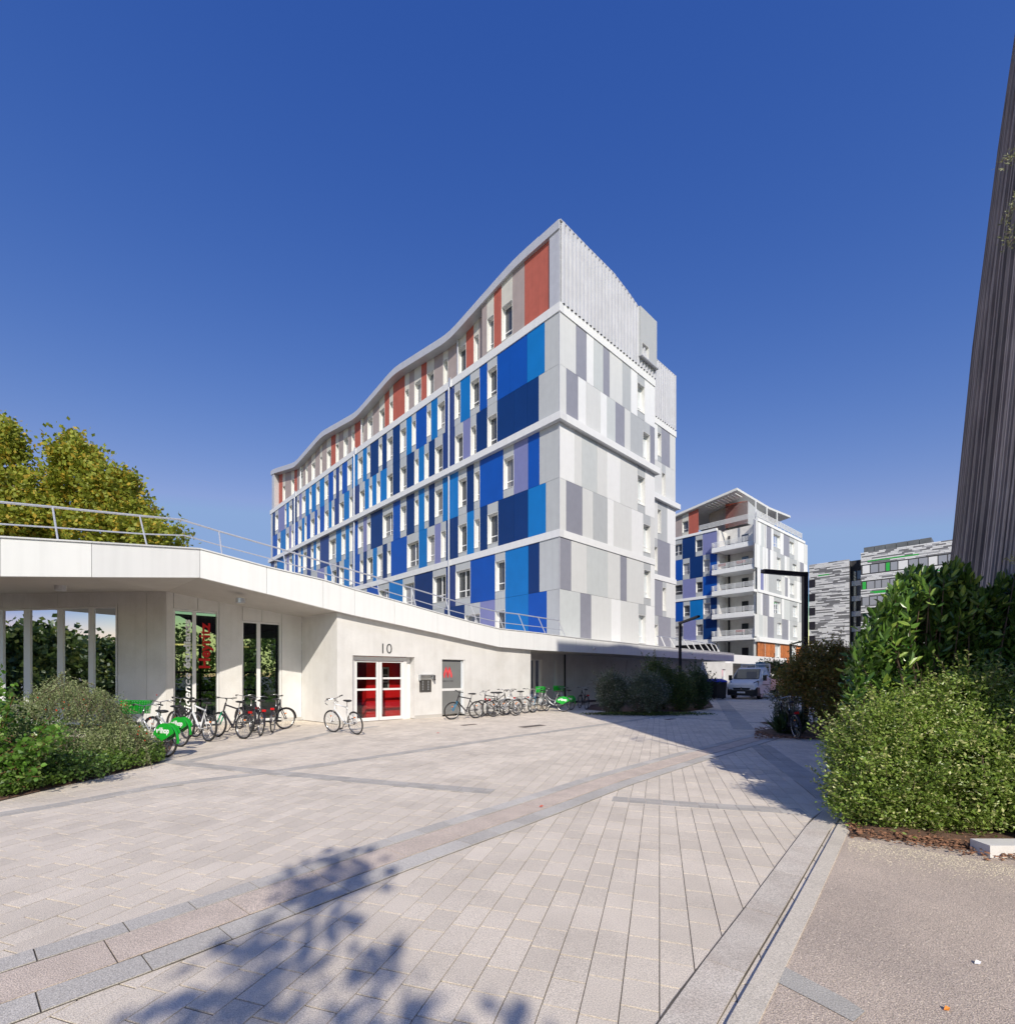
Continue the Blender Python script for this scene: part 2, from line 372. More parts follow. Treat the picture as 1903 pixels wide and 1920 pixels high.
# right-hand gable wall
END = on_line(1227.6, PC, dr)
g6 = "1049.5 E 1080 Q 1099.8 X 1113 K 1131 Q 1143 E 1167 G 1183 X 1195 W 1208.8 X 1227.6"
g5 = "1049.5 E 1061.8 Q 1084 X 1099 E 1125.8 X 1138 K 1154 Q 1171 E 1182 G 1205.5 W 1218.8 Q 1227.6"
g4 = "1049.5 X 1077.3 E 1091 K 1119.5 E 1138 X 1163 E 1195.3 W 1209.5 X 1227.6"
g3 = "1049.5 E 1061.5 Q 1092 E 1112 G 1139 X 1150.5 E 1184 X 1206 W 1219.6 E 1227.6"
g2 = "1049.5 Q 1071 E 1100.5 K 1139.5 E 1163 Q 1175 E 1207 W 1220 X 1227.6"
g1 = "1049.5 K 1088 Q 1108.5 E 1146 X 1164 E 1197 W 1211 X 1227.6"
for s_, zt_, zb_, h_, f_ in ((g6, zb1b, zm65, .19, .845), (g5, zm65, zb2t, .245, .965), (g4, zb2b, zm43, .20, .835), (g3, zm43, zb3t, .225, .90), (g2, zb3b, zm21, .165, .837), (g1, zm21, zlow, .24, .9)):
    facade(T, PC, dr, nR, s_, zt_, zb_, h_, f_, transom=.24)
# second, set-back volume of the gable
o2 = P2(PC, dr, 0, nR, -2.4); V2a = END - 1.0; V2b = on_line(1266.5, o2, dr)
h6 = "1226 X 1233 W 1240 Q 1256 E 1266.5"; h5 = "1226 E 1241 W 1247.6 E 1266.5"; h4 = "1226 E 1233 W 1239.5 G 1251 X 1266.5"
h3 = "1222 W 1233 Q 1256.5 X 1266.5"; h2 = "1226 Q 1242 W 1249 E 1266.5"; h1 = "1226 W 1234 Q 1257.5 G 1266.5"
for s_, zt_, zb_, h_, f_ in ((h6, zb1b, zm65, .19, .845), (h5, zm65, zb2t, .245, .965), (h4, zb2b, zm43, .20, .835), (h3, zm43, zb3t, .225, .90), (h2, zb3b, zm21, .165, .837), (h1, zm21, zlow, .24, .9)):
    facade(T, o2, dr, nR, s_, zt_, zb_, h_, f_, transom=.24)
# string-course bands
def band(z0, z1, pr, prl=None):
    prl = pr if prl is None else prl
    seg = 3.9; k = 0
    t = 0
    while t < LEN + .3:
        e = min(t + seg, LEN + .3)
        m = MB(); m.obox(PC, dl, nL, t + (-pr if t == 0 else .004), e - .004, -.3, prl, z0, z1); m.build('band', M['band'], T); t = e
    t = 0
    while t < END - .01:
        e = min(t + 4.6, END + (pr if pr > .1 else 0)); m = MB(); m.obox(PC, dr, nR, t + .004 + (.3 if t == 0 else 0) * 0, e - .004, -.3, pr - .002, z0 + .001, z1 - .001); m.build('band', M['X'], T); t = e if e < END else END
    m = MB(); m.obox(o2, dr, nR, V2a, V2b + (.35 if pr > .1 else .06), -.3, pr, z0, z1); m.build('band', M['X'], T)
band(zb1b, zb1t, .05); band(zb2b, zb2t, .27); band(zb3b, zb3t, .05)
# backing body
m = MB()
I = .40
A_ = P2(PC, dl, I, nL, -I); B_ = P2(PC, dl, LEN - .25, nL, -I); C_ = P2(B_, dr, 12.6); D_ = P2(PC, dr, 12.9, nL, -I); D_ = P2(PC, dl, 2.8, dr, V2b - .4)
E_ = P2(PC, dl, 2.8, dr, END - .4); F_ = P2(PC, dl, I, dr, END - .4)
m.prism([A_, F_, E_, D_, P2(B_, dr, V2b - .8), B_], zlow, zb1b)
m.build('core', M['core'], T)
m = MB()
A2 = P2(PC, dl, 0, nL, -1.0)
for a, b in zip(ts, ts[1:]):
    za, zb_ = smooth(a), smooth(b)
    if b < LEN - .5 and a > .4: m.obox(PC, dl, nL, a, b, -END + .45, -1.0, zb1b, za, zb1b, zb_)
m.build('attic_core', M['core'], T)
m = MB()  # end wall facing left end of the block
m.obox(PC, dl, nL, LEN - .25, LEN + .0, -11, 0, zlow, zb1b); m.build('end_wall', M['E'], T)
# corrugated cladding of the gable attic
def corrugated(name, o, u, n, a, b, zb_, zt_, off=0.0, pitch=.34, dep=.12):
    m = MB(); x = a; vs = []
    k = 0
    while x < b:
        for fx, d in ((0, 0), (.34, 0), (.5, dep), (.84, dep)):
            xx = min(x + fx * pitch, b); vs.append((xx, off + d))
        x += pitch
    vs.append((b, off))
    for (x0, d0), (x1, d1) in zip(vs, vs[1:]):
        if x1 - x0 < 1e-5: continue
        p = P2(o, u, x0, n, d0); q = P2(o, u, x1, n, d1)
        m.quad((p.x, p.y, zb_), (q.x, q.y, zb_), (q.x, q.y, zt_(x1)), (p.x, p.y, zt_(x0)))
    return m.build(name, M['metal'], T)
zg0 = RL[0][1] + .02
tg = [(0, zg0)]
for px, py in ((1102.5, 465.6), (1148, 511), (1175, 546), (1198, 579)):
    t = on_line(px, PC, dr); tg.append((t, zat(py, PC[1] + dr[1] * t)))
tg.append((END, tg[-1][1] - .15))
def zg(t):
    for (a, za), (b, zb_) in zip(tg, tg[1:]):
        if t <= b: return za + (zb_ - za) * (t - a) / (b - a)
    return tg[-1][1]
corrugated('corrugated_cladding', PC, dr, nR, .05, END, zb1t + .01, lambda t: zg(t) - .06)
m = MB()
tt = [END * i / 24 for i in range(25)]
for a, b in zip(tt, tt[1:]): m.obox(PC, dr, nR, a, b, -.25, .07, zg(a) - .06, zg(a), zg(b) - .06, zg(b))
m.build('verge_trim', M['eave'], T)
zv = zat(695, (o2[1] + dr[1] * (V2b - 1.2)))
corrugated('corrugated_cladding', o2, dr, nR, V2a, V2b, zb1t + .01, lambda t: zv)
m = MB(); m.obox(o2, dr, nR, V2a, V2b + .02, -.25, .07, zv, zv + .06); m.obox(o2, dr, nR, V2a - 3, V2b - .02, -9, -.04, zb1b, zv - .01); m.build('verge_trim', M['eave'], T)
# bay window box on the attic
ob = P2(PC, dr, 0, nR, .22); ba = on_line(1200.5, ob, dr); bb = on_line(1231.6, ob, dr)
zbt = zat(588, ob[1] + dr[1] * (ba + bb) / 2); zbb = zat(678, ob[1] + dr[1] * (ba + bb) / 2)
wa = on_line(1204, ob, dr); wb_ = on_line(1216.5, ob, dr); zwt = zat(640, ob[1] + dr[1] * wa); zwb = zbb + .12
m = MB()
m.obox(ob, dr, nR, ba, wa, -.8, 0, zbb, zbt); m.obox(ob, dr, nR, wb_, bb, -.8, 0, zbb, zbt)
m.obox(ob, dr, nR, wa, wb_, -.8, 0, zwt, zbt - .0); m.obox(ob, dr, nR, wa, wb_, -.8, .0, zbb, zwb)
m.build('bay_box', M['G'], T)
window_unit(T, ob, dr, nR, wa, wb_, zwt, zwb, 0, .3, .0)
m = MB(); m.obox(ob, dr, nR, ba - .03, bb + .03, -.8, .12, zbb - .09, zbb - .002); m.build('bay_sill', M['eave'], T)
# corner trim and rain pipes
m = MB(); m.tube([(PC[0], PC[1] - .01, zlow), (PC[0], PC[1] - .01, zb1b)], .025, 6); m.build('corner_trim', M['eave'], T)
for px in (841.5, 664, 552.3):
    t = on_line(px, P2(PC, dl, 0, nL, .12), dl); q = P2(PC, dl, t, nL, .12); 
    m = MB(); m.tube([(q.x, q.y, zlow), (q.x, q.y, zb2b + .0)], .065, 8); m.tube([(q.x, q.y, zb2t), (q.x, q.y, zb1b)], .065, 8)
    m.obox(PC, dl, nL, t - .16, t + .02, .05, .13, zb1b - .02, zb1t + .12)
    q = P2(PC, dl, t - .25, nL, -.45); m.tube([(q.x, q.y, zb1t), (q.x, q.y, smooth(t) - EH)], .06, 8)
    m.build('rain_pipe', M['galv'], T)
# ------------------------------------------------------------------ low entrance wing
e = dr; n = nR
def facing_refl(nn_, ll_):
    lw = nn_.new('ShaderNodeLayerWeight'); lw.inputs[0].default_value = .5; p = nn_.new('ShaderNodeMath'); p.operation = 'POWER'; ll_.new(lw.outputs['Facing'], p.inputs[0]); p.inputs[1].default_value = 4
    q = nn_.new('ShaderNodeMath'); q.operation = 'MULTIPLY_ADD'; ll_.new(p.outputs[0], q.inputs[0]); q.inputs[1].default_value = .7; q.inputs[2].default_value = .06
    return q
Dg = gp(824, 1345); Dl = (Dg.x, Dg.y)                    # entrance wall line
Bl = P2(Dl, e, 0, n, -2.45)                              # set-back wall line
Fl = P2(Dl, e, 0, n, .22)                                # fascia line
def Yon(px, o, u=e): return (o[1] + u[1] * on_line(px, o, u))
W = empty('entrance_wing', (*Dl, 0), 'low white entrance wing with a folded white roof fascia, glazed bays and a red door', 'building')
# fascia stations: plan point, z bottom, z top
FS = []
def kink(px, Y, top, bot): X = rat(px) * Y; FS.append((X, Y, zat(bot, Y), zat(top, Y)))
for px, Y, t_, b_ in ((-170, 9.3, 998, 1079), (0, 10.4, 1008, 1080.5), (172, 11.5, 1018, 1082)): kink(px, Y, t_, b_)
for px, t_, b_ in ((375, 1030, 1083), (500, 1063.4, 1113.4), (606, 1088, 1140), (665, 1106, 1154), (740, 1126.5, 1170), (820, 1149.5, 1187.3), (880, 1166, 1201), (937, 1179.7, 1213.3), (1010, 1187.5, 1219.5), (1080, 1196.5, 1222.8), (1160, 1204.6, 1227), (1270, 1216, 1234), (1376, 1226, 1240.6)):
    Y = Yon(px, Fl); kink(px, Y, t_, b_)
for i in range(len(FS) - 1):
    a, b = FS[i], FS[i + 1]
    d = Vector((b[0] - a[0], b[1] - a[1])); L = d.length; d.normalize(); nn = Vector((d.y, -d.x))
    k = max(1, int(L / 3.2)) if i > 5 else 1
    for j in range(k):
        f0, f1 = j / k, (j + 1) / k; g = .006
        m = MB()
        def zz(f, q): return a[q] + (b[q] - a[q]) * f
        m.obox((a[0], a[1]), d, nn, f0 * L + g, f1 * L - g, -.12, 0, zz(f0, 2), zz(f0, 3), zz(f1, 2), zz(f1, 3))
        m.build('fascia_panel', M['fascia'], W)
# coping drip on top of the fascia
m = MB()
for a, b in zip(FS, FS[1:]):
    d = Vector((b[0] - a[0], b[1] - a[1])); L = d.length; d.normalize(); nn = Vector((d.y, -d.x))
    m.obox((a[0], a[1]), d, nn, 0, L, -.35, .03, a[3] + .0, a[3] + .035, b[3] + .0, b[3] + .035)
m.build('coping', M['band'], W)
# wall line stations
B0 = P2(Bl, e, on_line(566, Bl, e)); D0 = P2(Dl, e, on_line(632, Dl, e)); D1 = P2(Dl, e, on_line(995, Dl, e))
E0 = P2(Bl, e, on_line(994, Bl, e)); E0 = D1 - Vector(n) * 2.45; E1 = P2(Bl, e, on_line(1378, Bl, e) )
K0 = P2(Bl, e, on_line(312, Bl, e))
dA = Vector((-1, .17)).normalized()
A0 = K0 + dA * 12
# soffit between fascia and walls (built as one folded sheet) and roof deck
def fz(P):   # fascia bottom height nearest in plan
    best = None
    for a, b in zip(FS, FS[1:]):
        d = Vector((b[0] - a[0], b[1] - a[1])); t = max(0, min(1, ((P.x - a[0]) * d.x + (P.y - a[1]) * d.y) / d.length_squared))
        q = Vector((a[0], a[1])) + d * t; D_ = (P - q).length
        if best is None or D_ < best[0]: best = (D_, a[2] + (b[2] - a[2]) * t, a[3] + (b[3] - a[3]) * t)
    return best
wallpts = [A0, K0 + dA * 5, K0 + dA * 2, K0]
wz = [zat(1113, A0.y), zat(1113, (K0 + dA * 5).y), zat(1110.5, (K0 + dA * 2).y), zat(1109, K0.y)]
for px, py in ((410, 1128.6), (490, 1143), (566, 1157.5)):
    q = P2(Bl, e, on_line(px, Bl, e)); wallpts.append(q); wz.append(zat(py, q.y))
def wzB(px):
    q = P2(Bl, e, on_line(px, Bl, e)); pts = list(zip(wallpts, wz))
    xs = [(312, 1109), (410, 1128.6), (490, 1143), (566, 1157.5)]
    for (x0, y0), (x1, y1) in zip(xs, xs[1:]):
        if px <= x1 + .01: return zat(y0 + (y1 - y0) * (px - x0) / (x1 - x0), q.y)
m = MB()
fs = [Vector((f[0], f[1])) for f in FS]
def add_soffit(f0, f1, w0, z0, w1, z1):
    m.quad((f0[0], f0[1], f0[2] + .02), (f1[0], f1[1], f1[2] + .02), (w1.x, w1.y, z1), (w0.x, w0.y, z0))
pairs = [(0, 0), (1, 1), (2, 2), (3, 3), (4, 4), (5, 5)]
back = .6
def ext(w, z, other, zo): return w, z
seq_w = [wallpts[0], wallpts[1], wallpts[2], wallpts[3], wallpts[4], wallpts[6]]; seq_z = [wz[0], wz[1], wz[2], wz[3], wz[4], wz[6]]
for i in range(5): add_soffit(FS[i], FS[i + 1], seq_w[i], seq_z[i], seq_w[i + 1], seq_z[i + 1])
zD0 = fz(D0)[1]
m.add([(*fs[5], FS[5][2] + .02), (*fs[6], FS[6][2] + .02), (D0.x, D0.y, zD0 + .02), (seq_w[5].x, seq_w[5].y, seq_z[5])], [(0, 1, 2, 3)])
for i in range(6, len(FS) - 1):   # narrow then deep soffit to the right
    a, b = FS[i], FS[i + 1]; dp = .3 if i < 12 else 2.7
    nn = Vector(n)
    m.quad((a[0], a[1], a[2] + .02), (b[0], b[1], b[2] + .02), (b[0] - nn.x * 2.8, b[1] - nn.y * 2.8, b[2] + .02), (a[0] - nn.x * 2.8, a[1] - nn.y * 2.8, a[2] + .02))
m.build('soffit', M['soffit2'], W)
m = MB()
for a, b in zip(FS, FS[1:]):
    nn = Vector((-nR[0], -nR[1]))
    a2 = Vector((a[0], a[1])) + nn * 9; b2 = Vector((b[0], b[1])) + nn * 9
    m.quad((a[0], a[1], a[3] - .06), (b[0], b[1], b[3] - .06), (b2.x, b2.y, b[3] - .06), (a2.x, a2.y, a[3] - .06))
m.build('roof_deck', M['conc'], W)
# ---- wall builders
def wpanel(o, u, nn, a, b, z0, za, zb_, name='wall_panel', mat='conc', th=.22, g=.006):
    m = MB(); m.obox(o, u, nn, a + g, b - g, -th, 0, z0, za, z0, zb_); return m.build(name, M[mat], W)
uA = -dA; oA = (A0.x, A0.y); nA = Vector((uA.y, -uA.x)); LA = 12.0
def tA(px): return on_line(px, oA, uA)
def zA(px):
    t = tA(px); f = t / LA; y = oA[1] + uA[1] * t
    return zat(1113 + (1109 - 1113) * max(0, (px + 20)) / 332, y)
zhA = zat(1137, 15.6)
ends = [-150, -95, -40, 4, 45, 108, 167, 221]
for p0, p1 in zip(ends, ends[1:]):
    hz = zat(1141 + (1135 - 1141) * (p0 + p1) / 2 / 218, oA[1] + uA[1] * tA((p0 + p1) / 2))
    wpanel(oA, uA, nA, tA(p0), tA(p1), zhA, zA(p0), zA(p1))
for p0, p1 in ((221, 274.5), (274.5, 311.8)): wpanel(oA, uA, nA, tA(p0), tA(p1), 0.05, zA(p0), zA(p1))
oB = (Bl[0], Bl[1])
def tB(px): return on_line(px, oB, e)
zh1 = zat(1144, Yon(367, oB)); zh2 = zat(1166, Yon(490, oB))
wpanel(oB, e, n, tB(311.8), tB(325.5), .05, wzB(312), wzB(325.5))
for p0, p1, z0 in ((325.5, 371, zh1), (371, 411, zh1), (411, 454.5, .05), (454.5, 491, zh2), (491, 528, zh2), (528, 566, .05)):
    wpanel(oB, e, n, tB(p0), tB(p1), z0, wzB(max(312, p0)), wzB(p1))
# return wall and entrance wall
uC = (D0 - B0); LC = uC.length; uC.normalize(); nC = Vector((uC.y, -uC.x))
m = MB(); m.obox((B0.x, B0.y), uC, nC, -.0, LC - .001, -.22, 0, .02, seq_z[5] + .02, .02, zD0 + .03); m.build('return_wall', M['conc'], W)
def tD(px): return on_line(px, Dl, e)
def zD(px):
    P = P2(Dl, e, tD(px)); return fz(P)[1] + .03
door = (661.5, 777.5, zat(1230.5, Yon(715, Dl))); win = (829, 872.5, zat(1237, Yon(850, Dl)))
m = MB()
def seg(p0, p1, z0):
    a, b = tD(p0), tD(p1); k = max(1, int((p1 - p0) / 25))
    for i in range(k):
        q0 = p0 + (p1 - p0) * i / k; q1 = p0 + (p1 - p0) * (i + 1) / k
        m.obox(Dl, e, n, tD(q0), tD(q1), -.38, 0, z0, zD(q0), z0, zD(q1))
seg(632, door[0], .02); seg(door[0], door[1], door[2]); seg(door[1], win[0], .02); seg(win[0], win[1], win[2]); seg(win[1], 995, .02)
m.build('entrance_wall', M['conc'], W)
m = MB(); m.obox((D1.x, D1.y), (-n[0], -n[1]), e, .38, 2.45, -.22, 0, .02, zD(995)); m.build('return_wall', M['conc'], W)
for (o_p, p0, p1, tf) in ((Dl, 632, door[0], tD), (Dl, door[1], win[0], tD), (Dl, win[1], 995, tD), (oB, 528, 566, tB), (oB, 411, 454.5, tB)):
    m = MB(); m.obox(o_p, e, n, tf(p0), tf(p1), 0, .012, .0, .13); m.build('plinth', M['soffit2'], W)
# ---- wall right of the entrance
oE = oB
zhe = zat(1236.5, Yon(1005, oE)); zE = lambda px: fz(P2(oE, e, tB(px)))[1] + .04
edges = [995, 1006.5, 1024, 1038.5, 1044.8, 1058]
wpanel(oE, e, n, tB(985), tB(1016.5), zhe, zE(995), zE(1016.5)); wpanel(oE, e, n, tB(1016.5), tB(1024), .02, zE(1016), zE(1024)); wpanel(oE, e, n, tB(1024), tB(1038.5), .02, zE(1024), zE(1038)); wpanel(oE, e, n, tB(1038.5), tB(1044.8), zhe, zE(1038), zE(1045)); wpanel(oE, e, n, tB(1044.8), tB(1057.5), .02, zE(1045), zE(1057))
pp = [1058.5, 1076, 1094, 1112, 1128, 1145, 1161, 1177, 1193, 1208, 1223, 1237, 1251]
for p0, p1 in zip(pp, pp[1:]): wpanel(oE, e, n, tB(p0), tB(p1), .12, zE(p0), zE(p1))
wpanel(oE, e, n, tB(1251), tB(1266), 2.2, zE(1251), zE(1266))
pp = [1266, 1280, 1294, 1307, 1320, 1332, 1343, 1354]
for p0, p1 in zip(pp, pp[1:]): wpanel(oE, e, n, tB(p0), tB(p1), .12, zE(p0), zE(p1))
wpanel(oE, e, n, tB(1354), tB(1361), 2.2, zE(1354), zE(1361)); wpanel(oE, e, n, tB(1361), tB(1374), .02, zE(1361), zE(1374))
m = MB(); m.obox(oE, e, n, tB(1058), tB(1374), -.2, -.03, 0, .125); m.build('plinth', M['dark'], W)
m = MB(); q = P2(oE, e, tB(1058), n, .05); m.tube([(q.x, q.y, 0), (q.x, q.y, zE(1058) + .1)], .045, 8); m.build('rain_pipe', M['dark'], W)
# dark room behind all openings
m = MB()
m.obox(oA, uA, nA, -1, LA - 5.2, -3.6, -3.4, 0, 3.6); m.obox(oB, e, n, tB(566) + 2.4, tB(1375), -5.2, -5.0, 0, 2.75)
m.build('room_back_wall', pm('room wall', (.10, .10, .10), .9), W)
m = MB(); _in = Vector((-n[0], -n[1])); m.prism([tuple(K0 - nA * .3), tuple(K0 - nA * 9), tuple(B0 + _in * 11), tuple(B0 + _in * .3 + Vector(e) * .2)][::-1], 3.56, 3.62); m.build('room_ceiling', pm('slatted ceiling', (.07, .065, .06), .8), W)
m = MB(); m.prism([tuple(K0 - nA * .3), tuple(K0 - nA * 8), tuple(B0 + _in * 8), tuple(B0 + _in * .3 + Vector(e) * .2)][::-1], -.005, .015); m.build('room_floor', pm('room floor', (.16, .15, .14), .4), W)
# ---- glazed bays
M['tint'] = bpy.data.materials.new('tinted glass'); nt, nn_, ll_ = nodes(M['tint'])
o_ = nn_.new('ShaderNodeOutputMaterial'); tr = nn_.new('ShaderNodeBsdfTransparent'); gg = nn_.new('ShaderNodeBsdfGlossy'); gg.inputs['Roughness'].default_value = .01
fr_ = facing_refl(nn_, ll_); xx = nn_.new('ShaderNodeMixShader'); ll_.new(fr_.outputs[0], xx.inputs[0]); tr.inputs[0].default_value = (.52, .57, .55, 1)
ll_.new(tr.outputs[0], xx.inputs[1]); ll_.new(gg.outputs[0], xx.inputs[2]); ll_.new(xx.outputs[0], o_.inputs[0])
def bay(o, u, nn, tf, pxs, mull, zh, z0=.06, dep=.16, name='window', pane='paned'):
    a, b = tf(pxs[0]), tf(pxs[-1]); m = MB(); w = .05
    m.obox(o, u, nn, a, a + w, -.2, -dep + .06, z0, zh); m.obox(o, u, nn, b - w, b, -.2, -.0 - .02, z0, zh)
    m.obox(o, u, nn, a + w, b - w, -.2, -dep + .06, zh - .06, zh - .005); m.obox(o, u, nn, a + w, b - w, -.2, -dep + .06, z0, z0 + .08)
    fo = m.build(name, M['frame'], W)
    m = MB()
    for (p0, p1) in mull: m.obox(o, u, nn, tf(p0), tf(p1), -.15, -dep + .07, z0 + .08, zh - .06)
    if mull: m.build('mullion', M['frame'], fo)
    cuts = [a + w] + [t for p0, p1 in mull for t in (tf(p0), tf(p1))] + [b - w]
    for i in range(0, len(cuts), 2):
        m = MB(); m.obox(o, u, nn, cuts[i] - .01, cuts[i + 1] + .01, -.15, -.125, z0 + .06, zh - .04); m.build('pane', M[pane], fo)
    return fo
bay(oA, uA, nA, tA, (-150, 218), ((-120, -108), (-68, -56), (-13, 0), (38.5, 50.6), (101.5, 112.4), (160.3, 170)), zhA)
bay(oB, e, n, tB, (326, 410.5), ((362, 369),), zh1, pane='tint')
bay(oB, e, n, tB, (455, 527.5), ((483, 490),), zh2, pane='tint')
bay(oB, e, n, tB, (992, 1016.3), ((1003, 1006.5),), zhe)
bay(oB, e, n, tB, (1038.7, 1044.6), (), zhe)
bay(oB, e, n, tB, (1251.3, 1265.8), (), 2.2); bay(oB, e, n, tB, (1354.2, 1360.8), (), 2.2)
# window on the entrance wall with frosted film
fo = bay(Dl, e, n, tD, (829, 872), (), win[2], dep=.3)
z1 = zat(1291, Yon(845, Dl)); z2 = zat(1297, Yon(845, Dl))
P = (P2(Dl, e, 0, n, -.0))
m = MB(); m.obox(Dl, e, n, tD(829.5), tD(872) - .07, -.30, -.09, z1 - .1, z1); m.build('transom', M['frame'], fo)
m = MB(); m.obox(Dl, e, n, tD(830), tD(866), -.115, -.10, z1, win[2] - .08); m.obox(Dl, e, n, tD(830), tD(866), -.115, -.10, .1, z1 - .1); m.build('frosted_film', M['blab'], fo)
# logo: three red leaning lozenges forming a letter M, with the name below it
def face_on(o, u, nn, t, off, z, x, y):
    return (o[0] + u[0] * (t + x) + nn[0] * off, o[1] + u[1] * (t + x) + nn[1] * off, z + y)
tl = tD(833.5); zl = zat(1271.5, Yon(843, Dl)); wd = tD(851.5) - tl; hh = zat(1250, Yon(843, Dl)) - zl
m = MB()
for sx, col in ((0, 0), (.36, 0)):
    for pts in (((.02, .30), (.10, .02), (.19, .0), (.36, .85), (.33, 1.0), (.26, .95)), ((.33, 1.0), (.27, .95), (.28, .85), (.40, .1), (.52, .0), (.60, .12), (.58, .32))):
        f = [face_on(Dl, e, n, tl, -.095, zl, (p[0] + sx) * wd, p[1] * hh) for p in pts]
        b = len(m.v); m.v.extend(f); m.f.append(tuple(range(b, b + len(f)))); m.m.append(0)
m.build('logo', pm('coral red print', (.75, .08, .09), .4, var=.2, scale=6), fo)
def text(s, name, parent, o, u, nn, t, off, z, height, mat, width=None, rot=0, bold=0.0, shear=0.0):
    cu = bpy.data.curves.new(name, 'FONT'); cu.body = s; cu.size = 1; cu.extrude = 0.0; cu.offset = bold; cu.shear = shear; cu.resolution_u = 3
    ob_ = bpy.data.objects.new(name + '_tmp', cu); C.objects.link(ob_); dg = bpy.context.evaluated_depsgraph_get()
    me = bpy.data.meshes.new_from_object(ob_.evaluated_get(dg)); C.objects.unlink(ob_); bpy.data.objects.remove(ob_)
    co = np.zeros(len(me.vertices) * 3); me.vertices.foreach_get('co', co); co = co.reshape(-1, 3)
    x0, x1 = co[:, 0].min(), co[:, 0].max(); cap = .69
    sy = height / cap; sx = sy if width is None else width / (x1 - x0)
    X = (co[:, 0] - x0) * sx; Yv = co[:, 1] * sy
    if rot: X, Yv = -Yv, X
    out = np.zeros_like(co)
    out[:, 0] = o[0] + u[0] * (t + X) + nn[0] * off; out[:, 1] = o[1] + u[1] * (t + X) + nn[1] * off; out[:, 2] = z + Yv
    me.vertices.foreach_set('co', out.ravel()); me.materials.clear(); me.update(); me.name = name
    return addobj(name, me, M[mat], parent)
zt_ = zat(1278.5, Yon(843, Dl)); text('MACSE', 'lettering', fo, Dl, e, n, tD(833), -.095, zt_, .055, 'ink', width=tD(852.5) - tD(833), bold=.01)
# door
dz = door[2]; a, b = tD(664.5), tD(768); DO = .34
m = MB(); m.obox(Dl, e, n, tD(770), tD(777) , -.38, -.30, 0, dz); m.build('door_side_panel', M['frame'], W)
m = MB(); fz_ = .09
m.obox(Dl, e, n, a, a + .11, -.30, -.20, 0, dz - .02); m.obox(Dl, e, n, b - .13, b, -.30, -.20, 0, dz - .02); m.obox(Dl, e, n, a + .11, b - .13, -.30, -.20, dz - .17, dz - .02)
dr_ = m.build('entrance_door', M['frame'], W)
c = tD(717)
for (x0, x1, nm) in ((a + .11, c - .01, 'door_leaf'), (c + .01, b - .13, 'door_leaf')):
    m = MB(); s = .10; zt2 = dz - .18
    m.obox(Dl, e, n, x0, x0 + s, -.29, -.23, .02, zt2); m.obox(Dl, e, n, x1 - s, x1, -.29, -.23, .02, zt2); m.obox(Dl, e, n, x0 + s, x1 - s, -.29, -.23, .02, .14); m.obox(Dl, e, n, x0 + s, x1 - s, -.29, -.23, zt2 - .04, zt2)
    for zz_ in (zt2 - .62 * 1.0, zt2 - 1.02): m.obox(Dl, e, n, x0 + s, x1 - s, -.285, -.24, zz_ - .035, zz_ + .035)
    lf = m.build('door_leaf', M['frame'], dr_)
m = MB(); q = P2(Dl, e, c + .09, n, -.17); m.tube([(q.x, q.y, .25), (q.x, q.y, dz - .45)], .016, 8); m.build('handle', M['chrome'], dr_)
gm = bpy.data.materials.new('clear door glass'); nt, nn_, ll_ = nodes(gm)
o_ = nn_.new('ShaderNodeOutputMaterial'); tr = nn_.new('ShaderNodeBsdfTransparent'); gg = nn_.new('ShaderNodeBsdfGlossy'); gg.inputs['Roughness'].default_value = .02
fr_ = facing_refl(nn_, ll_); xx = nn_.new('ShaderNodeMixShader'); ll_.new(fr_.outputs[0], xx.inputs[0]); tr.inputs[0].default_value = (.85, .88, .87, 1)
ll_.new(tr.outputs[0], xx.inputs[1]); ll_.new(gg.outputs[0], xx.inputs[2]); ll_.new(xx.outputs[0], o_.inputs[0]); M['clear'] = gm
for (x0, x1) in ((a + .2, c - .1), (c + .1, b - .22)):
    m = MB(); m.obox(Dl, e, n, x0, x1, -.265, -.255, .1, dz - .2); m.build('pane', M['clear'], dr_)
# lobby seen through the door: red walls, floor, notice board
m = MB(); m.obox(Dl, e, n, c + .05, b + .5, -1.3, -1.2, 0, dz + .2); m.obox(Dl, e, n, c - .0, c + .06, -3.6, -1.2, 0, dz + .2, mi=0); m.obox(Dl, e, n, a + .5, c, -3.7, -3.6, 0, dz + .2)
m.build('lobby_wall', M['red'], W)
m = MB(); m.obox(Dl, e, n, a - .4, a + .55, -3.3, -3.2, 0, dz + .2); m.build('lobby_partition', M['soffit2'], W)
m = MB(); m.obox(Dl, e, n, a - .44, b + .6, -3.7, -.38, -.01, .02); m.build('lobby_floor', pm('lobby floor', (.30, .08, .06), .3), W)
m = MB(); m.obox(Dl, e, n, a - .45, b + .7, -3.8, -.4, dz + .2, dz + .3); m.obox(Dl, e, n, a - .55, a - .45, -3.8, -.4, 0, dz + .3); m.obox(Dl, e, n, b + .7, b + .8, -3.8, -.4, 0, dz + .3); m.obox(Dl, e, n, a - .55, b + .8, -3.9, -3.8, 0, dz + .3); m.build('lobby_shell', M['core'], W)
nb = empty('notice_board', (P2(Dl, e, c + .5, n, -1.18).x, P2(Dl, e, c + .5, n, -1.18).y, 1.1), 'framed notice board with papers on the red lobby wall behind the door', 'notice board')
m = MB(); x0, x1 = c + .38, c + .95; m.obox(Dl, e, n, x0, x1, -1.2, -1.17, 1.12, 1.98); m.build('board', M['soffit2'], nb)
m = MB()
for i in range(3):
    for j in range(2): m.obox(Dl, e, n, x0 + .05 + j * .26, x0 + .24 + j * .26, -1.17, -1.165, 1.18 + i * .26, 1.38 + i * .26)
m.build('paper', M['ink'], nb)
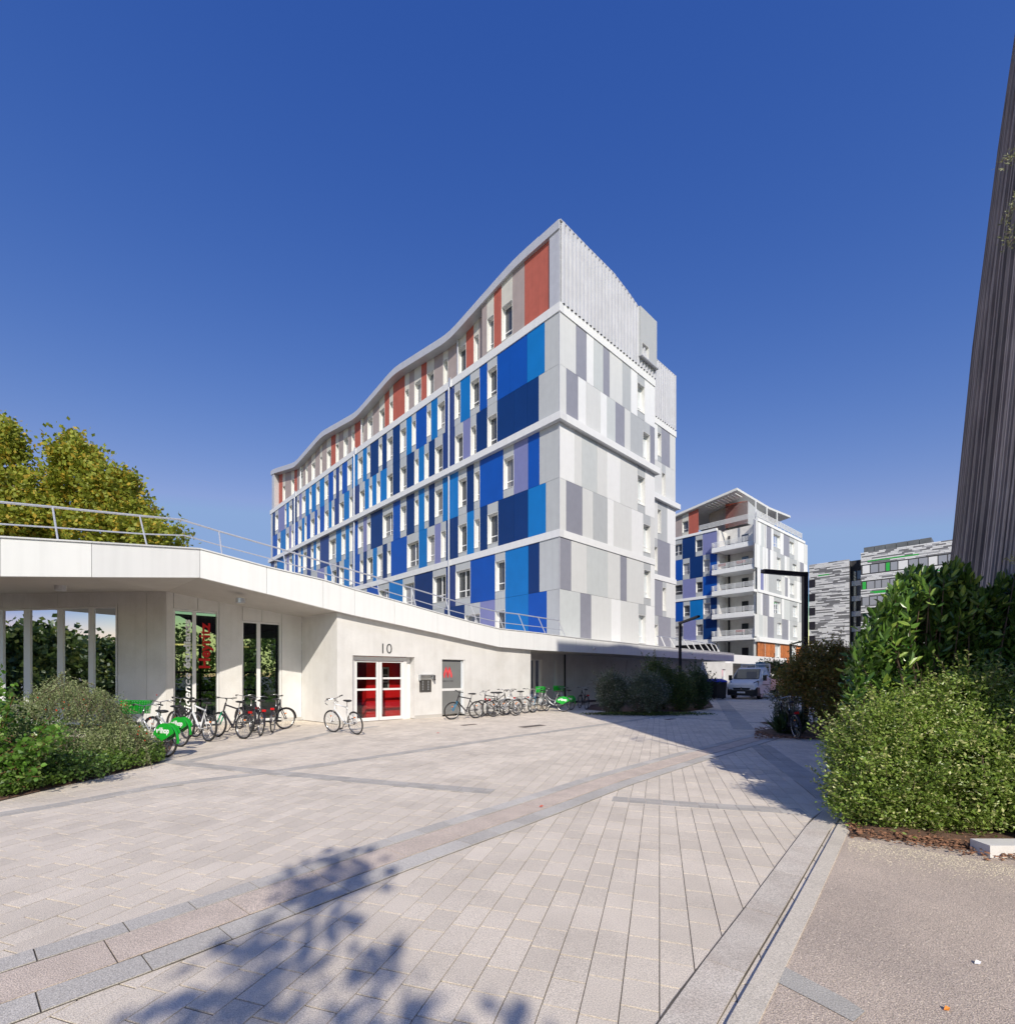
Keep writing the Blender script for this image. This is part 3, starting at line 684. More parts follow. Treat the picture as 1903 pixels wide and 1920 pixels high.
text('10', 'house_number', W, Dl, e, n, tD(716.6), .004, zat(1225.5, Yon(725, Dl)), zat(1207, Yon(725, Dl)) - zat(1225.5, Yon(725, Dl)), 'ink', width=tD(735) - tD(716.6))
# entry panel
ip = empty('intercom_panel', (P2(Dl, e, tD(797), n, .02).x, P2(Dl, e, tD(797), n, .02).y, zat(1298, Yon(797, Dl))), 'dark metal intercom panel with a small hood beside the entrance door', 'intercom')
yy = Yon(797, Dl); m = MB(); m.obox(Dl, e, n, tD(786.3), tD(808), .002, .03, zat(1297.5, yy), zat(1274, yy)); m.build('plate', pm('brushed dark plate', (.10, .095, .09), .4, metal=.3, var=.1, scale=20), ip)
m = MB(); m.obox(Dl, e, n, tD(784.5), tD(809), .0, .16, zat(1266.5, yy), zat(1265, yy)); m.obox(Dl, e, n, tD(784.5), tD(785.2), .001, .15, zat(1276, yy), zat(1266.5, yy)); m.obox(Dl, e, n, tD(808.4), tD(809), .001, .15, zat(1273, yy), zat(1266.5, yy)); m.build('hood', M['silver'], ip)
m = MB()
for cpx in (791, 801):
    for i in range(6):
        z0 = zat(1294 - i * 3.1, yy); m.obox(Dl, e, n, tD(cpx), tD(cpx + 2.2), .03, .034, z0, z0 + .035)
m.build('button', M['silver'], ip)
q = P2(Dl, e, tD(813), n, .06); cm = MB(); cm.tube([(q.x, q.y, zat(1272, yy)), (q.x + .03, q.y - .12, zat(1275, yy))], .035, 8); cm.obox(Dl, e, n, tD(811), tD(815), 0, .05, zat(1272, yy), zat(1266, yy)); tag(cm.build('camera', M['dark']), 'small dark security camera on the wall right of the intercom', 'camera')
# window lettering
text('Résidence', 'lettering', W, oB, e, n, tB(358.3), -.118, zat(1368, Yon(352, oB)), tB(358.3) - tB(346), 'white', width=zat(1262, Yon(352, oB)) - zat(1368, Yon(352, oB)), rot=1, shear=.25, bold=.012)
text('étudiants', 'lettering', W, oB, e, n, tB(358.3), -.118, zat(1253.5, Yon(352, oB)), tB(358.3) - tB(346), 'white', width=zat(1161, Yon(352, oB)) - zat(1253.5, Yon(352, oB)), rot=1, bold=.035)
text('Heyritz', 'lettering', W, oB, e, n, tB(395), -.118, zat(1253, Yon(384, oB)), tB(395) - tB(375), 'redt', width=zat(1167, Yon(384, oB)) - zat(1253, Yon(384, oB)), rot=1, bold=.03)
# soffit spotlights, fascia cctv brackets
for px, py in ((113, 1106), (451, 1129.5)):
    Y = 12.9 if px < 200 else 14.9; X = rat(px) * Y; z = zat(py, Y); m = MB(); m.tube([(X, Y, z - .02), (X, Y, z + .12)], .13, 12)
    tag(m.build('downlight', M['galv']), 'round downlight in the soffit %s' % ('above the left glazed bay' if px < 200 else 'above the lettered window'), 'lamp')
for px, py in ((1109, 1216), (1199, 1223.5), (1293.5, 1226)):
    t = on_line(px, Fl, e); q = P2(Fl, e, t, n, .02); z = zat(py, q.y); m = MB(); m.tube([(q.x, q.y, z + .1), (q.x + n[0] * .16, q.y + n[1] * .16, z)], .02, 6); m.tube([(q.x + n[0] * .12, q.y + n[1] * .12, z - .03), (q.x + n[0] * .2, q.y + n[1] * .2, z - .03)], .06, 8)
    tag(m.build('floodlight', M['silver']), 'small floodlight on the shaded fascia, %s' % {1109: 'nearest the entrance', 1199: 'the middle one of three', 1293.5: 'beside the slim street lamp'}[px], 'lamp', 'floodlights on the fascia')
# roof railing
RLs = [(-120, 930, -110, 1001), (98.6, 950.7, 110, 1012), (262, 967, 277, 1021), (338, 974, None, None), (410.5, 996, 417, 1038), (530, 1030.5, 538, 1068), (619, 1057.5, 628, 1091), (706, 1082.5, 712, 1116), (772, 1103, 781, 1136), (835.5, 1122, 845, 1156), (882.6, 1135.5, 898, 1169), (932.6, 1147, 946, 1179), (972, 1151.7, 987, 1184), (1009, 1157.6, 1024, 1187), (1047, 1163.4, 1061, 1192)]
rail = empty('roof_railing', (FS[5][0], FS[5][1], FS[5][3]), 'galvanised two-rail roof guard with leaning posts on the white wing roof', 'railing')
tops = []; mids = []
def fplan(px):  # where the ray meets the set-back line of the fascia
    r = rat(px)
    for a, b in zip(FS, FS[1:]):
        d = Vector((b[0] - a[0], b[1] - a[1])); t = (r * a[1] - a[0]) / (d.x - r * d.y)
        if -.001 <= t <= 1.001:
            q = Vector((a[0], a[1])) + d * t; nn = Vector((-d.y, d.x)).normalized(); return q, nn
    return Vector((FS[0][0], FS[0][1])), Vector((0, 1))
for (tx, ty, bx, by) in RLs:
    q, nn = fplan(tx); Yt = q.y + .45; Pt = Vector((rat(tx) * Yt, Yt, zat(ty, Yt))); tops.append(Pt)
    if bx is not None:
        q2, nn2 = fplan(bx); Yb = q2.y + .12; Pb = Vector((rat(bx) * Yb, Yb, zat(by, Yb) - .12))
        m = MB(); m.tube([Pb, Pt], .02, 6); m.build('post', M['galv'], rail); mids.append(Pt.lerp(Pb, .55) if by - ty > 60 else Pt.lerp(Pb, .55))
    else: mids.append(None)
mids[3] = (mids[2] + mids[4]) / 2 + Vector((0, 0, .13))
m = MB(); m.tube(tops, .027, 8); m.build('handrail', M['galv'], rail)
m = MB(); m.tube(mids, .018, 6); m.build('mid_rail', M['galv'], rail)
# terrace railings further right
rail2 = empty('roof_railing', (12, 40, 3.4), 'row of leaning white railing posts on the wing roof near the slim street lamp', 'railing')
tp = []
for i, (tx, ty, bx, by) in enumerate([(1230, 1193, 1233, 1207), (1239, 1194, 1247, 1211), (1255, 1196, 1265, 1213), (1281, 1199, 1293, 1216), (1296, 1202, 1305, 1218), (1309, 1204, 1319, 1219), (1321, 1206, 1332, 1220), (1332, 1207, 1341, 1222), (1341, 1209, 1349, 1223)]):
    Y = Yon(tx, Fl) + .6; Pt = Vector((rat(tx) * Y, Y, zat(ty, Y))); Y2 = Yon(bx, Fl) + .2; Pb = Vector((rat(bx) * Y2, Y2, zat(by + 1, Y2))); tp.append(Pt)
    m = MB(); m.tube([Pb, Pt], .035, 6); m.build('post', M['frame'], rail2)
m = MB(); m.tube(tp, .03, 6); m.build('handrail', M['galv'], rail2)
# ------------------------------------------------------------------ second residence block
d2l = Vector((-.86, 1)).normalized(); d2r = Vector((1.163, 1)).normalized(); n2L = -d2r; n2R = -d2l
Y2 = 62.0; P2c = (rat(1421) * Y2, Y2)
def c2(py): return zat(py, Y2)
S = empty('apartment_block', (*P2c, 0), 'smaller residence block with stacked corner balconies and a tilted roof behind the van', 'building')
zr = [c2(v) for v in (977, 1021, 1065, 1104.6)]; zr2 = [c2(v) for v in (1110, 1152, 1194)]
def fc(o, u, n, s, a, b, h, f): facade(S, o, u, n, s, a, b, h, f, transom=.35, depth=.3)
L1 = ["1344 P 1317.4 W 1304 D 1279.3 W 1262", "1344 B 1331 W 1318 D 1293 W 1280 B 1262", "1344 B 1317.5 W 1304.6 P 1280 W 1264"]
L2 = ["1344 D 1332 W 1318.5 L 1293.5 W 1281 B 1262", "1344 D 1318 W 1305 P 1281 W 1264"]
for i, s_ in enumerate(L1): fc(P2c, d2l, n2L, s_, zr[i], zr[i + 1], .22, .78)
for i, s_ in enumerate(L2): fc(P2c, d2l, n2L, s_, zr2[i], zr2[i + 1], .22, .78)
R1 = ["1413 Q 1417 E 1422 X 1427 K 1432.8 X 1437 Q 1446 X 1450 W 1463 X 1469 Q 1480 W 1489 E 1496 X 1507 E 1514", "1415 E 1419 X 1425 K 1430 X 1440 Q 1444 X 1450 E 1456 W 1464 G 1471 X 1475 E 1480 G 1486 W 1494 E 1500 Q 1507 X 1514", "1420 X 1426 P 1431.5 X 1437 E 1441 G 1456 W 1465 E 1472 Q 1477 X 1481 W 1489 E 1494 X 1500 G 1507"]
R2 = ["1419 E 1426 X 1430 Q 1442 X 1451 W 1464 G 1466 X 1470 K 1480.5 G 1486 W 1495 X 1498 G 1507", "1415 E 1423 K 1430 E 1439 Q 1451 G 1457 W 1466 Q 1478 X 1481 G 1487 W 1495 E 1507"]
for i, s_ in enumerate(R1): fc(P2c, d2r, n2R, s_, zr[i], zr[i + 1], .2, .8)
for i, s_ in enumerate(R2): fc(P2c, d2r, n2R, s_, zr2[i], zr2[i + 1], .2, .8)
def t2l(px): return on_line(px, P2c, d2l)
def t2r(px): return on_line(px, P2c, d2r)
aL = t2l(1344); aL2 = t2l(1258); aR = t2r(1507)
m = MB()
for z0, z1, p_ in ((c2(977), c2(972), .1), (c2(1110), c2(1104.6), .1), (c2(1203), c2(1194), .25)):
    m.obox(P2c, d2l, n2L, aL, aL2, -.3, p_, z0, z1); m.obox(P2c, d2r, n2R, -.2, aR + .3, -.3, p_, z0, z1)
m.build('band', M['X'], S)
m = MB(); m.obox(P2c, d2r, n2R, t2r(1508), t2r(1519), -8, -1.5, 0, c2(1000)); m.obox(P2c, d2r, n2R, t2r(1519), t2r(1527), -8, -2.5, 0, c2(1068)); m.build('stair_wall', M['E'], S)
m = MB(); m.obox(P2c, d2r, n2R, 2.5, aR - .1, -9, -.36, 0, c2(975)); 
Q1 = P2(P2c, d2l, aL + .1, n2L, -.36); m.obox((Q1.x, Q1.y), d2l, n2L, 0, aL2 - aL, -8, 0, 0, c2(975)); m.build('core', M['core'], S)
# loggia with balconies
lz = [c2(v) for v in (1021 - 2, 1063, 1105, 1151, 1195)]
m = MB(); m.obox(P2c, d2l, n2L, .0, aL, -2.3, -2.1, c2(1245), c2(972)); m.obox(P2c, d2l, n2L, aL - .3, aL - .02, -2.1, -.02, c2(1245), c2(977)); m.build('loggia_wall', M['conc'], S)
m = MB(); m.obox(P2c, d2l, n2L, .3, .55, -2.1, -.02, c2(1245), c2(977)); m.build('loggia_cheek', M['E'], S)
bl = t2l(1339)
for i, z in enumerate(lz):
    m = MB(); m.obox(P2c, d2l, n2L, .55, aL - .31, -2.09, .0, z - .28, z); m.obox(P2c, d2l, n2L, .2, bl, .004, .75, z - .28, z); sl = m.build('balcony', M['X'], S)
    m = MB()
    for k in range(5): m.obox(P2c, d2l, n2L, .22, bl, .68, .74, z + .5 + k * .13, z + .55 + k * .13)
    for k in range(5): m.obox(P2c, d2l, n2L, bl - .06, bl, 0, .72, z + .5 + k * .13, z + .55 + k * .13)
    k = .3
    while k < bl: m.obox(P2c, d2l, n2L, k, k + .06, .66, .72, z, z + 1.1); k += 1.15
    m.obox(P2c, d2l, n2L, .22, bl, .66, .70, z + .02, z + .38)
    m.build('guard_rail', M['X'], sl)
    m = MB(); m.obox(P2c, d2l, n2L, t2l(1390), t2l(1378), -2.12, -2.02, z, z + 2.1); m.build('balcony_door', M['paned'], sl)
m = MB(); m.obox(P2c, d2l, n2L, t2l(1390), t2l(1378), -2.12, -2.02, c2(1240), c2(1212)); m.build('balcony_door', M['dark'], S)
m = MB(); q = P2(P2c, d2l, t2l(1354), n2L, -2.0); m.tube([(q.x, q.y, c2(1240)), (q.x, q.y, c2(985))], .14, 8); m.build('rain_pipe', M['dark'], S)
for i, (px, z, mt) in enumerate(((1357, lz[1], 'redl'), (1392, lz[1], 'redl'), (1391, lz[4], 'redl'))):
    q = P2(P2c, d2l, t2l(px), n2L, .5); m = MB(); m.obox((q.x, q.y), d2l, n2L, -.5, .5, -.1, .15, z + .75, z + 1.05)
    tag(m.build('towel', M[mt], None), ['red towel over the rail at the left of the second balcony', 'red towel over the rail at the right of the second balcony', 'red towel on the rail of the lowest balcony'][i], 'towel')
# timber ground storey
for p0, p1 in ((1421, 1453), (1463, 1482), (1492, 1507)):
    a, b = t2r(p0), t2r(p1); k = a
    while k < b - .05:
        w = .16; m = MB(); m.obox(P2c, d2r, n2R, k + .008, min(k + w, b) - .008, -.06, .0, c2(1252), c2(1204)); m.build('plank', M['wood'], S); k += w
for p0, p1 in ((1453, 1463), (1482, 1492)): window_unit(S, P2c, d2r, n2R, t2r(p0), t2r(p1), c2(1205), c2(1244), 0, .3, .4)
m = MB(); m.obox(P2c, d2r, n2R, .5, aR, -.5, -.2, 0, c2(1252)); m.build('base_wall', M['conc'], S)
# attic and tilted roof
att = P2(P2c, (0, 0), 0)
def zr_(t): return zBk + (zAk - zBk) * (t - tBk) / (tAk - tBk)
tBk = on_line(1385, P2c, d2l); tAk = on_line(1262, P2c, d2l)
zBk = zat(916, P2c[1] + d2l[1] * tBk); zAk = zat(969, P2c[1] + d2l[1] * tAk)
facade(S, P2c, d2l, n2L, "1309.5 R 1291 W 1279 T 1258", 0, c2(972), .3, .85, ztf=lambda t: zr_(t) - .4, grey='W', transom=.3)
m = MB(); m.obox(P2c, d2l, n2L, t2l(1389), t2l(1347), -2.2, -2.0, c2(968), zBk - 1.2, c2(968), zr_(t2l(1347)) - .5); m.build('wall_panel', M['R'], S)
m = MB(); m.obox(P2c, d2l, n2L, t2l(1347), t2l(1310), -3.2, -3.0, c2(968), zr_(t2l(1347)) - .5, c2(968), zr_(t2l(1310)) - .5); m.build('wall_panel', M['T'], S)
o3 = P2(P2c, d2l, t2l(1389), n2L, -2.0)
m = MB(); m.obox((o3.x, o3.y), d2r, n2R, 0, 9, -3, 0, c2(968), zBk - 1.2, c2(968), zBk - 2.6); m.build('attic_wall', M['G'], S)
Bp = P2(P2c, d2l, tBk, n2L, .5)
sr = [(0, 0)]
for px, py in ((1443, 951), (1482, 967)):
    t = on_line(px, (Bp.x, Bp.y), d2r); sr.append((t, zat(py, Bp.y + d2r.y * t) - zBk))
tl_ = [(0, 0), (tAk - tBk, zAk - zBk)]
m = MB()
for (t0, z0), (t1, z1) in zip(tl_, tl_[1:]):
    for (s0, y0), (s1, y1) in zip(sr, sr[1:]):
        def Pt(t, s, z): q = Bp + d2l * t + d2r * s; return (q.x, q.y, zBk + z)
        T4 = [Pt(t0, s0, z0 + y0), Pt(t0, s1, z0 + y1), Pt(t1, s1, z1 + y1), Pt(t1, s0, z1 + y0)]
        m.hexa([(p[0], p[1], p[2] - .3) for p in T4] + T4)
m.build('roof', M['E'], S)
m = MB(); k = .3
while k < tAk - tBk - 5:
    q = Bp + d2l * k; z = zr_(tBk + k); m.obox((q.x, q.y), d2l, n2L, 0, .09, -2.2, -.25, z - .62, z - .54); k += .45
m.build('louvre', M['X'], S)['kind'] = 'stuff'
m = MB()
for k in range(5): m.obox(P2c, d2r, n2R, 0, t2r(1505), -.12, -.06, c2(972) + .35 + k * .16, c2(972) + .42 + k * .16)
k = 0
while k < t2r(1505): m.obox(P2c, d2r, n2R, k, k + .06, -.2, -.13, c2(972), c2(972) + 1.15); k += 1.3
for k in range(5): m.obox(P2c, d2l, n2L, 0, t2l(1347), -.12, -.06, c2(972) + .3 + k * .14, c2(972) + .36 + k * .14)
for k in range(5): m.obox(P2c, d2l, n2L, t2l(1347), t2l(1310), -.12, -.06, c2(972) + .3 + k * .14, c2(972) + .36 + k * .14)
for px in (1423, 1444, 1463): m.obox(P2c, d2r, n2R, t2r(px), t2r(px) + .12, -.5, -.38, c2(972), c2(935))
m.build('guard_rail', M['X'], S)
# canopy of its podium and red awning
Cn = empty('podium_canopy', (25, 50, 3), 'low white canopy roof ending behind the flatbed van', 'canopy')
oc = (rat(1376) * 46, 46.0); m = MB(); m.obox(oc, e, n, -2, on_line(1475, oc, e), -6, 0, zat(1244, 46), zat(1227.5, 46)); m.build('roof_edge', M['fascia'], Cn)
m = MB(); m.obox(oc, e, n, -2, on_line(1470, oc, e), -4.2, -4.0, 0, zat(1244, 46)); m.build('wall', M['conc'], Cn)
oa = (rat(1470) * 52, 52.0); m = MB(); m.obox(oa, (1, 0), (0, -1), 0, 2.4, -1, .6, zat(1249.5, 52), zat(1245, 52)); tag(m.build('awning', pm('red awning', (.6, .02, .01), .5)), 'bright red flat awning between the street lamp and the timber storey', 'awning')
for i, (px, py, r_, c_) in enumerate(((1380, 1227, .55, 0), (1398, 1229, .5, 0), (1413, 1231, .4, 0))):
    pass
# ------------------------------------------------------------------ striped building
G3 = empty('striped_building', (rat(1614) * 75, 75, 0), 'distant block clad in white, grey and green horizontal boards with ribbon windows', 'building')
o3a = (rat(1614) * 75, 75.0)
def t3(px, o=o3a): return on_line(px, o, dl)
cw = [pm('board white', (.72, .72, .74), .5), pm('board dark', (.19, .19, .205), .5), pm('board grey', (.42, .42, .45), .5), pm('board green', (.03, .42, .06), .5)]
def boards(name, o, a, b, z0, z1, holes=(), off=0.0, h=.19, seed=1, greens=()):
    R = random.Random(seed); m = MB(); z = z0; r = 0
    while z < z1:
        x = a - R.random() * 2
        while x < b:
            w = .6 + R.random() * 1.1; x0, x1 = max(a, x), min(b, x + w - .02)
            v = R.random(); q = .74 if r % 2 else .38; mi = 0 if v < q else (1 if v < q + (1 - q) * .7 else 2)
            if any(g0 <= z < g1 and x0 > ga and x1 < gb for g0, g1, ga, gb in greens): mi = 3
            if x1 > x0 and not any(z + h > h0 and z < h1 for h0, h1 in holes):
                d = .02 + R.random() * .04; m.obox(o, dl, nL, x0, x1, off, off + d, z, z + h - .03, mi=mi)
            x += w
        z += h; r += 1
    ob_ = m.build(name, cw, G3); ob_['kind'] = 'stuff'; return ob_
def z3(py): return zat(py, 75)
ztR = z3(1038); tr0 = t3(1796); wrows = [(z3(1076.5), z3(1061.7)), (z3(1106), z3(1092)), (z3(1136), z3(1121)), (z3(1165), z3(1152)), (z3(1195), z3(1182)), (z3(1224), z3(1211))]
boards('cladding', o3a, tr0, 0, 0, ztR, wrows, seed=4, greens=((z3(1057), z3(1054), -7.5, -.2), (z3(1116), z3(1113), -7, -.2), (z3(1088), z3(1085.5), -12, -6)))
m = MB(); m.obox(o3a, dl, nL, tr0, 0, -12, -.02, 0, ztR - .02); o3b = P2(o3a, dl, 0, nL, -2.0)
m.obox((o3b.x, o3b.y), dl, nL, -.1, t3(1594, o3b), -11, -.25, 0, z3(1044)); o3c = P2(o3a, dl, 0, nL, -.6)
tl0, tl1 = t3(1592.5, o3c), t3(1517, o3c); m.obox((o3c.x, o3c.y), dl, nL, tl0, tl1, -11, -.02, 0, z3(1046)); m.build('core', M['core'], G3)
boards('cladding', (o3c.x, o3c.y), tl0, tl1, 0, z3(1046) + .0, seed=9, greens=((z3(1070), z3(1068), tl1 - 3, tl1), (z3(1180), z3(1178.5), tl0 + .5, tl0 + 5)))
Rw = random.Random(3); lp = glassmat('curtained glass', (.30, .31, .35), ior=1.5, var=True)
for zb_, zt_ in wrows:
    x = -.15
    while x > tr0 + .8:
        v = Rw.random(); w = .55 if v < .12 else .8 + Rw.random() * .4
        m = MB(); m.obox(o3a, dl, nL, x - w + .06, x - .06, -.01, .015, zb_, zt_)
        if v < .12: m.build('shutter', cw[3], G3)
        elif v < .3: m.build('blind', cw[0], G3)
        else: m.build('window', lp, G3)
        x -= w
for i in range(6):
    zt_ = z3(1065 + i * 29.5); m = MB(); a, b = .1, t3(1594, o3b) 
    for k in range(2): m.obox((o3b.x, o3b.y), dl, nL, a + (b - a) * k / 2 + .08, a + (b - a) * (k + 1) / 2 - .08, -.24, -.1, zt_ - 1.5, zt_)
    m.build('window', M['paned'], G3)
    m = MB(); m.obox((o3b.x, o3b.y), dl, nL, a, b, -.2, -.05, zt_ - 2.35, zt_ - 1.55); m.build('spandrel', M['X'], G3)
for i in range(5):
    m = MB(); m.obox((o3c.x, o3c.y), dl, nL, tl1 - .9, tl1 + .02, 0.0, .1, z3(1090 + i * 28), z3(1075 + i * 28)); m.build('window', M['dark'], G3)
pb0, pb1 = t3(1744), t3(1621)
o3d = P2(o3a, dl, 0, nL, -1.5)
m = MB(); x = pb0
while x < -.8:
    m.obox((o3d.x, o3d.y), dl, nL, x + .02, x + 1.3, -3, 0, ztR - .1, ztR + 1.15); x += 1.34
m.build('plant_screen', pm('screen', (.13, .14, .15), .5, var=.2, scale=1), G3)
# ------------------------------------------------------------------ weathered timber building on the right
CC = (16.7, 1.98); CR = [(0, 11.28), (1.5, 11.16), (4.26, 10.92), (7.91, 10.64), (11.41, 10.30), (14.22, 9.98), (16, 9.75), (17.5, 9.55)]
TB = empty('timber_building', (CC[0], CC[1], 0), 'tall tapering drum clad in weathered grey vertical timber slats at the right edge', 'building')
tw = pm('weathered timber', (.30, .26, .235), .85, var=.25, scale=1.5, island=.38, streak=.5, bump=.3)
tw2 = pm('timber shadow gap', (.10, .085, .08), .9, var=.2, scale=1)
m = MB(); NB = 1250; Rt = random.Random(5)
for k in range(NB):
    th = 2 * math.pi * k / NB; c_, s_ = math.cos(th), math.sin(th); w = .018 + Rt.random() * .008; dp = .02 + Rt.random() * .05
    rr = [(z, r) for z, r in CR]
    b0 = len(m.v)
    for z, r in rr:
        for (rd, sd) in ((0, -w), (dp, -w), (dp, w), (0, w)):
            m.v.append((CC[0] + c_ * (r + rd) - s_ * sd, CC[1] + s_ * (r + rd) + c_ * sd, z))
    for i in range(len(rr) - 1):
        for (p, q) in ((0, 1), (1, 2), (2, 3)):
            m.f.append((b0 + i * 4 + p, b0 + i * 4 + q, b0 + (i + 1) * 4 + q, b0 + (i + 1) * 4 + p)); m.m.append(0)
m.build('slat', tw, TB)['kind'] = 'stuff'
m = MB(); K = 96
for i, (z, r) in enumerate(CR):
    for k in range(K): th = 2 * math.pi * k / K; m.v.append((CC[0] + math.cos(th) * (r - .01), CC[1] + math.sin(th) * (r - .01), z))
for i in range(len(CR) - 1):
    for k in range(K): m.f.append((i * K + k, i * K + (k + 1) % K, (i + 1) * K + (k + 1) % K, (i + 1) * K + k)); m.m.append(0)
m.f.append(tuple((len(CR) - 1) * K + k for k in range(K))); m.m.append(0)
m.build('drum_wall', tw2, TB)
m = MB()
ow = (6.74, -.35); HW = 21.2  # unseen slatted wing, added and sized to cast the shade on the lane
m.obox(ow, e, n, 0, 46, 0, 9, 0, HW); m.build('wing_wall', tw2, TB)
m = MB(); k = 0
while k < 46: m.obox(ow, e, n, k, k + .11, -.06, 0, 0, HW); k += .22
m.build('slat', tw, TB)['kind'] = 'stuff'
# ------------------------------------------------------------------ ground
gm_ = pm('ground asphalt', (.16, .155, .15), .9, var=.2, scale=.4, speck=.2)
m = MB(); m.quad((-500, -500, -.06), (500, -500, -.06), (500, 500, -.06), (-500, 500, -.06)); tag(m.build('ground', gm_), kind='structure')
jm = pm('joint sand', (.12, .105, .085), .95, var=.25, scale=6, speck=.3, spscale=200)
m = MB(); m.quad((-30, -14, -.007), (34, -14, -.007), (50, 50, -.007), (-30, 50, -.007)); PV = tag(m.build('paved_square', jm), kind='structure')
slabm = pm('concrete paver', (.72, .64, .54), .88, var=.07, scale=.8, island=.075, speck=.34, spscale=170, bump=.45, bscale=170, dirt=(.50, .44, .37), dirtamt=.55, dscale=.9)
grey = pm('grey granite sett', (.55, .52, .475), .88, var=.07, scale=1.2, island=.10, speck=.38, spscale=180, bump=.4, bscale=150, dirt=(.38, .34, .30), dirtamt=.4)
darkp = pm('dark paver band', (.47, .44, .40), .88, var=.08, scale=1.5, island=.12, speck=.3, spscale=150, bump=.3, bscale=120)
chan = pm('washed aggregate channel', (.62, .52, .44), .9, var=.10, scale=3, speck=.45, spscale=150, bump=.6, bscale=150)
tdir = Vector((.3125, 1)).normalized(); sdir = Vector((tdir.y, -tdir.x))
R = random.Random(11); big = []; rest = MB(); cw_ = .19
def paved(x, y):
    if y < 1.75 or y > 46: return False
    r = x / y
    if r < -1.12 or r > .86: return False
    dD = (x - Dl[0]) * nR[0] + (y - Dl[1]) * nR[1]
    if dD < -2.4: return False
    if y > 20 and (r < -.02 or r > .66): return False
    return True
for k in range(-120, 210):
    s0 = k * cw_; t = -20 + R.random()
    while t < 50:
        L = R.choice((.23, .28, .33)); c = sdir * (s0 + cw_ / 2) + tdir * (t + L / 2)
        if paved(c.x, c.y):
            g = .003; dz = R.uniform(-.0015, .0015)
            px = CX + F * c.x / c.y; py = HY + F * H / c.y
            d = (c.y, c.x, s0, t, L, dz)
            if -20 < px < 1560 and py < 1935 and len(big) < 100000 and c.y < 4.3: big.append(d)
            else:
                a = sdir * (s0 + g) + tdir * (t + g * 1.8); b = sdir * (s0 + cw_ - g) + tdir * (t + g * 1.8); c2_ = sdir * (s0 + cw_ - g) + tdir * (t + L - g * 1.8); d2_ = sdir * (s0 + g) + tdir * (t + L - g * 1.8)
                P = [(q.x, q.y) for q in (a, b, c2_, d2_)]
                rest.add([(x, y, -.008) for x, y in P] + [(x, y, dz) for x, y in P], [(4, 5, 6, 7), (0, 1, 5, 4), (1, 2, 6, 5), (2, 3, 7, 6), (3, 0, 4, 7)])
        t += L
big.sort()
def slab_mesh(L):
    g = .003; m = MB()
    pts = [(g, g * 1.8), (cw_ - g, g * 1.8), (cw_ - g, L - g * 1.8), (g, L - g * 1.8)]
    m.add([(x, y, -.01) for x, y in pts] + [(x, y, 0) for x, y in pts], [(4, 5, 6, 7), (0, 1, 5, 4), (1, 2, 6, 5), (2, 3, 7, 6), (3, 0, 4, 7)])
    me = bpy.data.meshes.new('paver'); me.from_pydata(m.v, [], m.f); me.materials.append(slabm); return me
sm = {L: slab_mesh(L) for L in (.23, .28, .33)}
rot = math.atan2(sdir.y, sdir.x)
for i, (y, x, s0, t, L, dz) in enumerate(big):
    if i < 300:
        o = bpy.data.objects.new('paver', sm[L]); C.objects.link(o); q = sdir * s0 + tdir * t
        o.location = (q.x, q.y, dz); o.rotation_euler = (0, 0, rot); o.parent = PV
    else:
        g = .003; a = sdir * (s0 + g) + tdir * (t + g * 1.8); b = sdir * (s0 + cw_ - g) + tdir * (t + g * 1.8); c2_ = sdir * (s0 + cw_ - g) + tdir * (t + L - g * 1.8); d2_ = sdir * (s0 + g) + tdir * (t + L - g * 1.8)
        P = [(q.x, q.y) for q in (a, b, c2_, d2_)]
        rest.add([(x, y, -.008) for x, y in P] + [(x, y, dz) for x, y in P], [(4, 5, 6, 7), (0, 1, 5, 4), (1, 2, 6, 5), (2, 3, 7, 6), (3, 0, 4, 7)])
rest.build('pavers', slabm, PV)['kind'] = 'stuff'
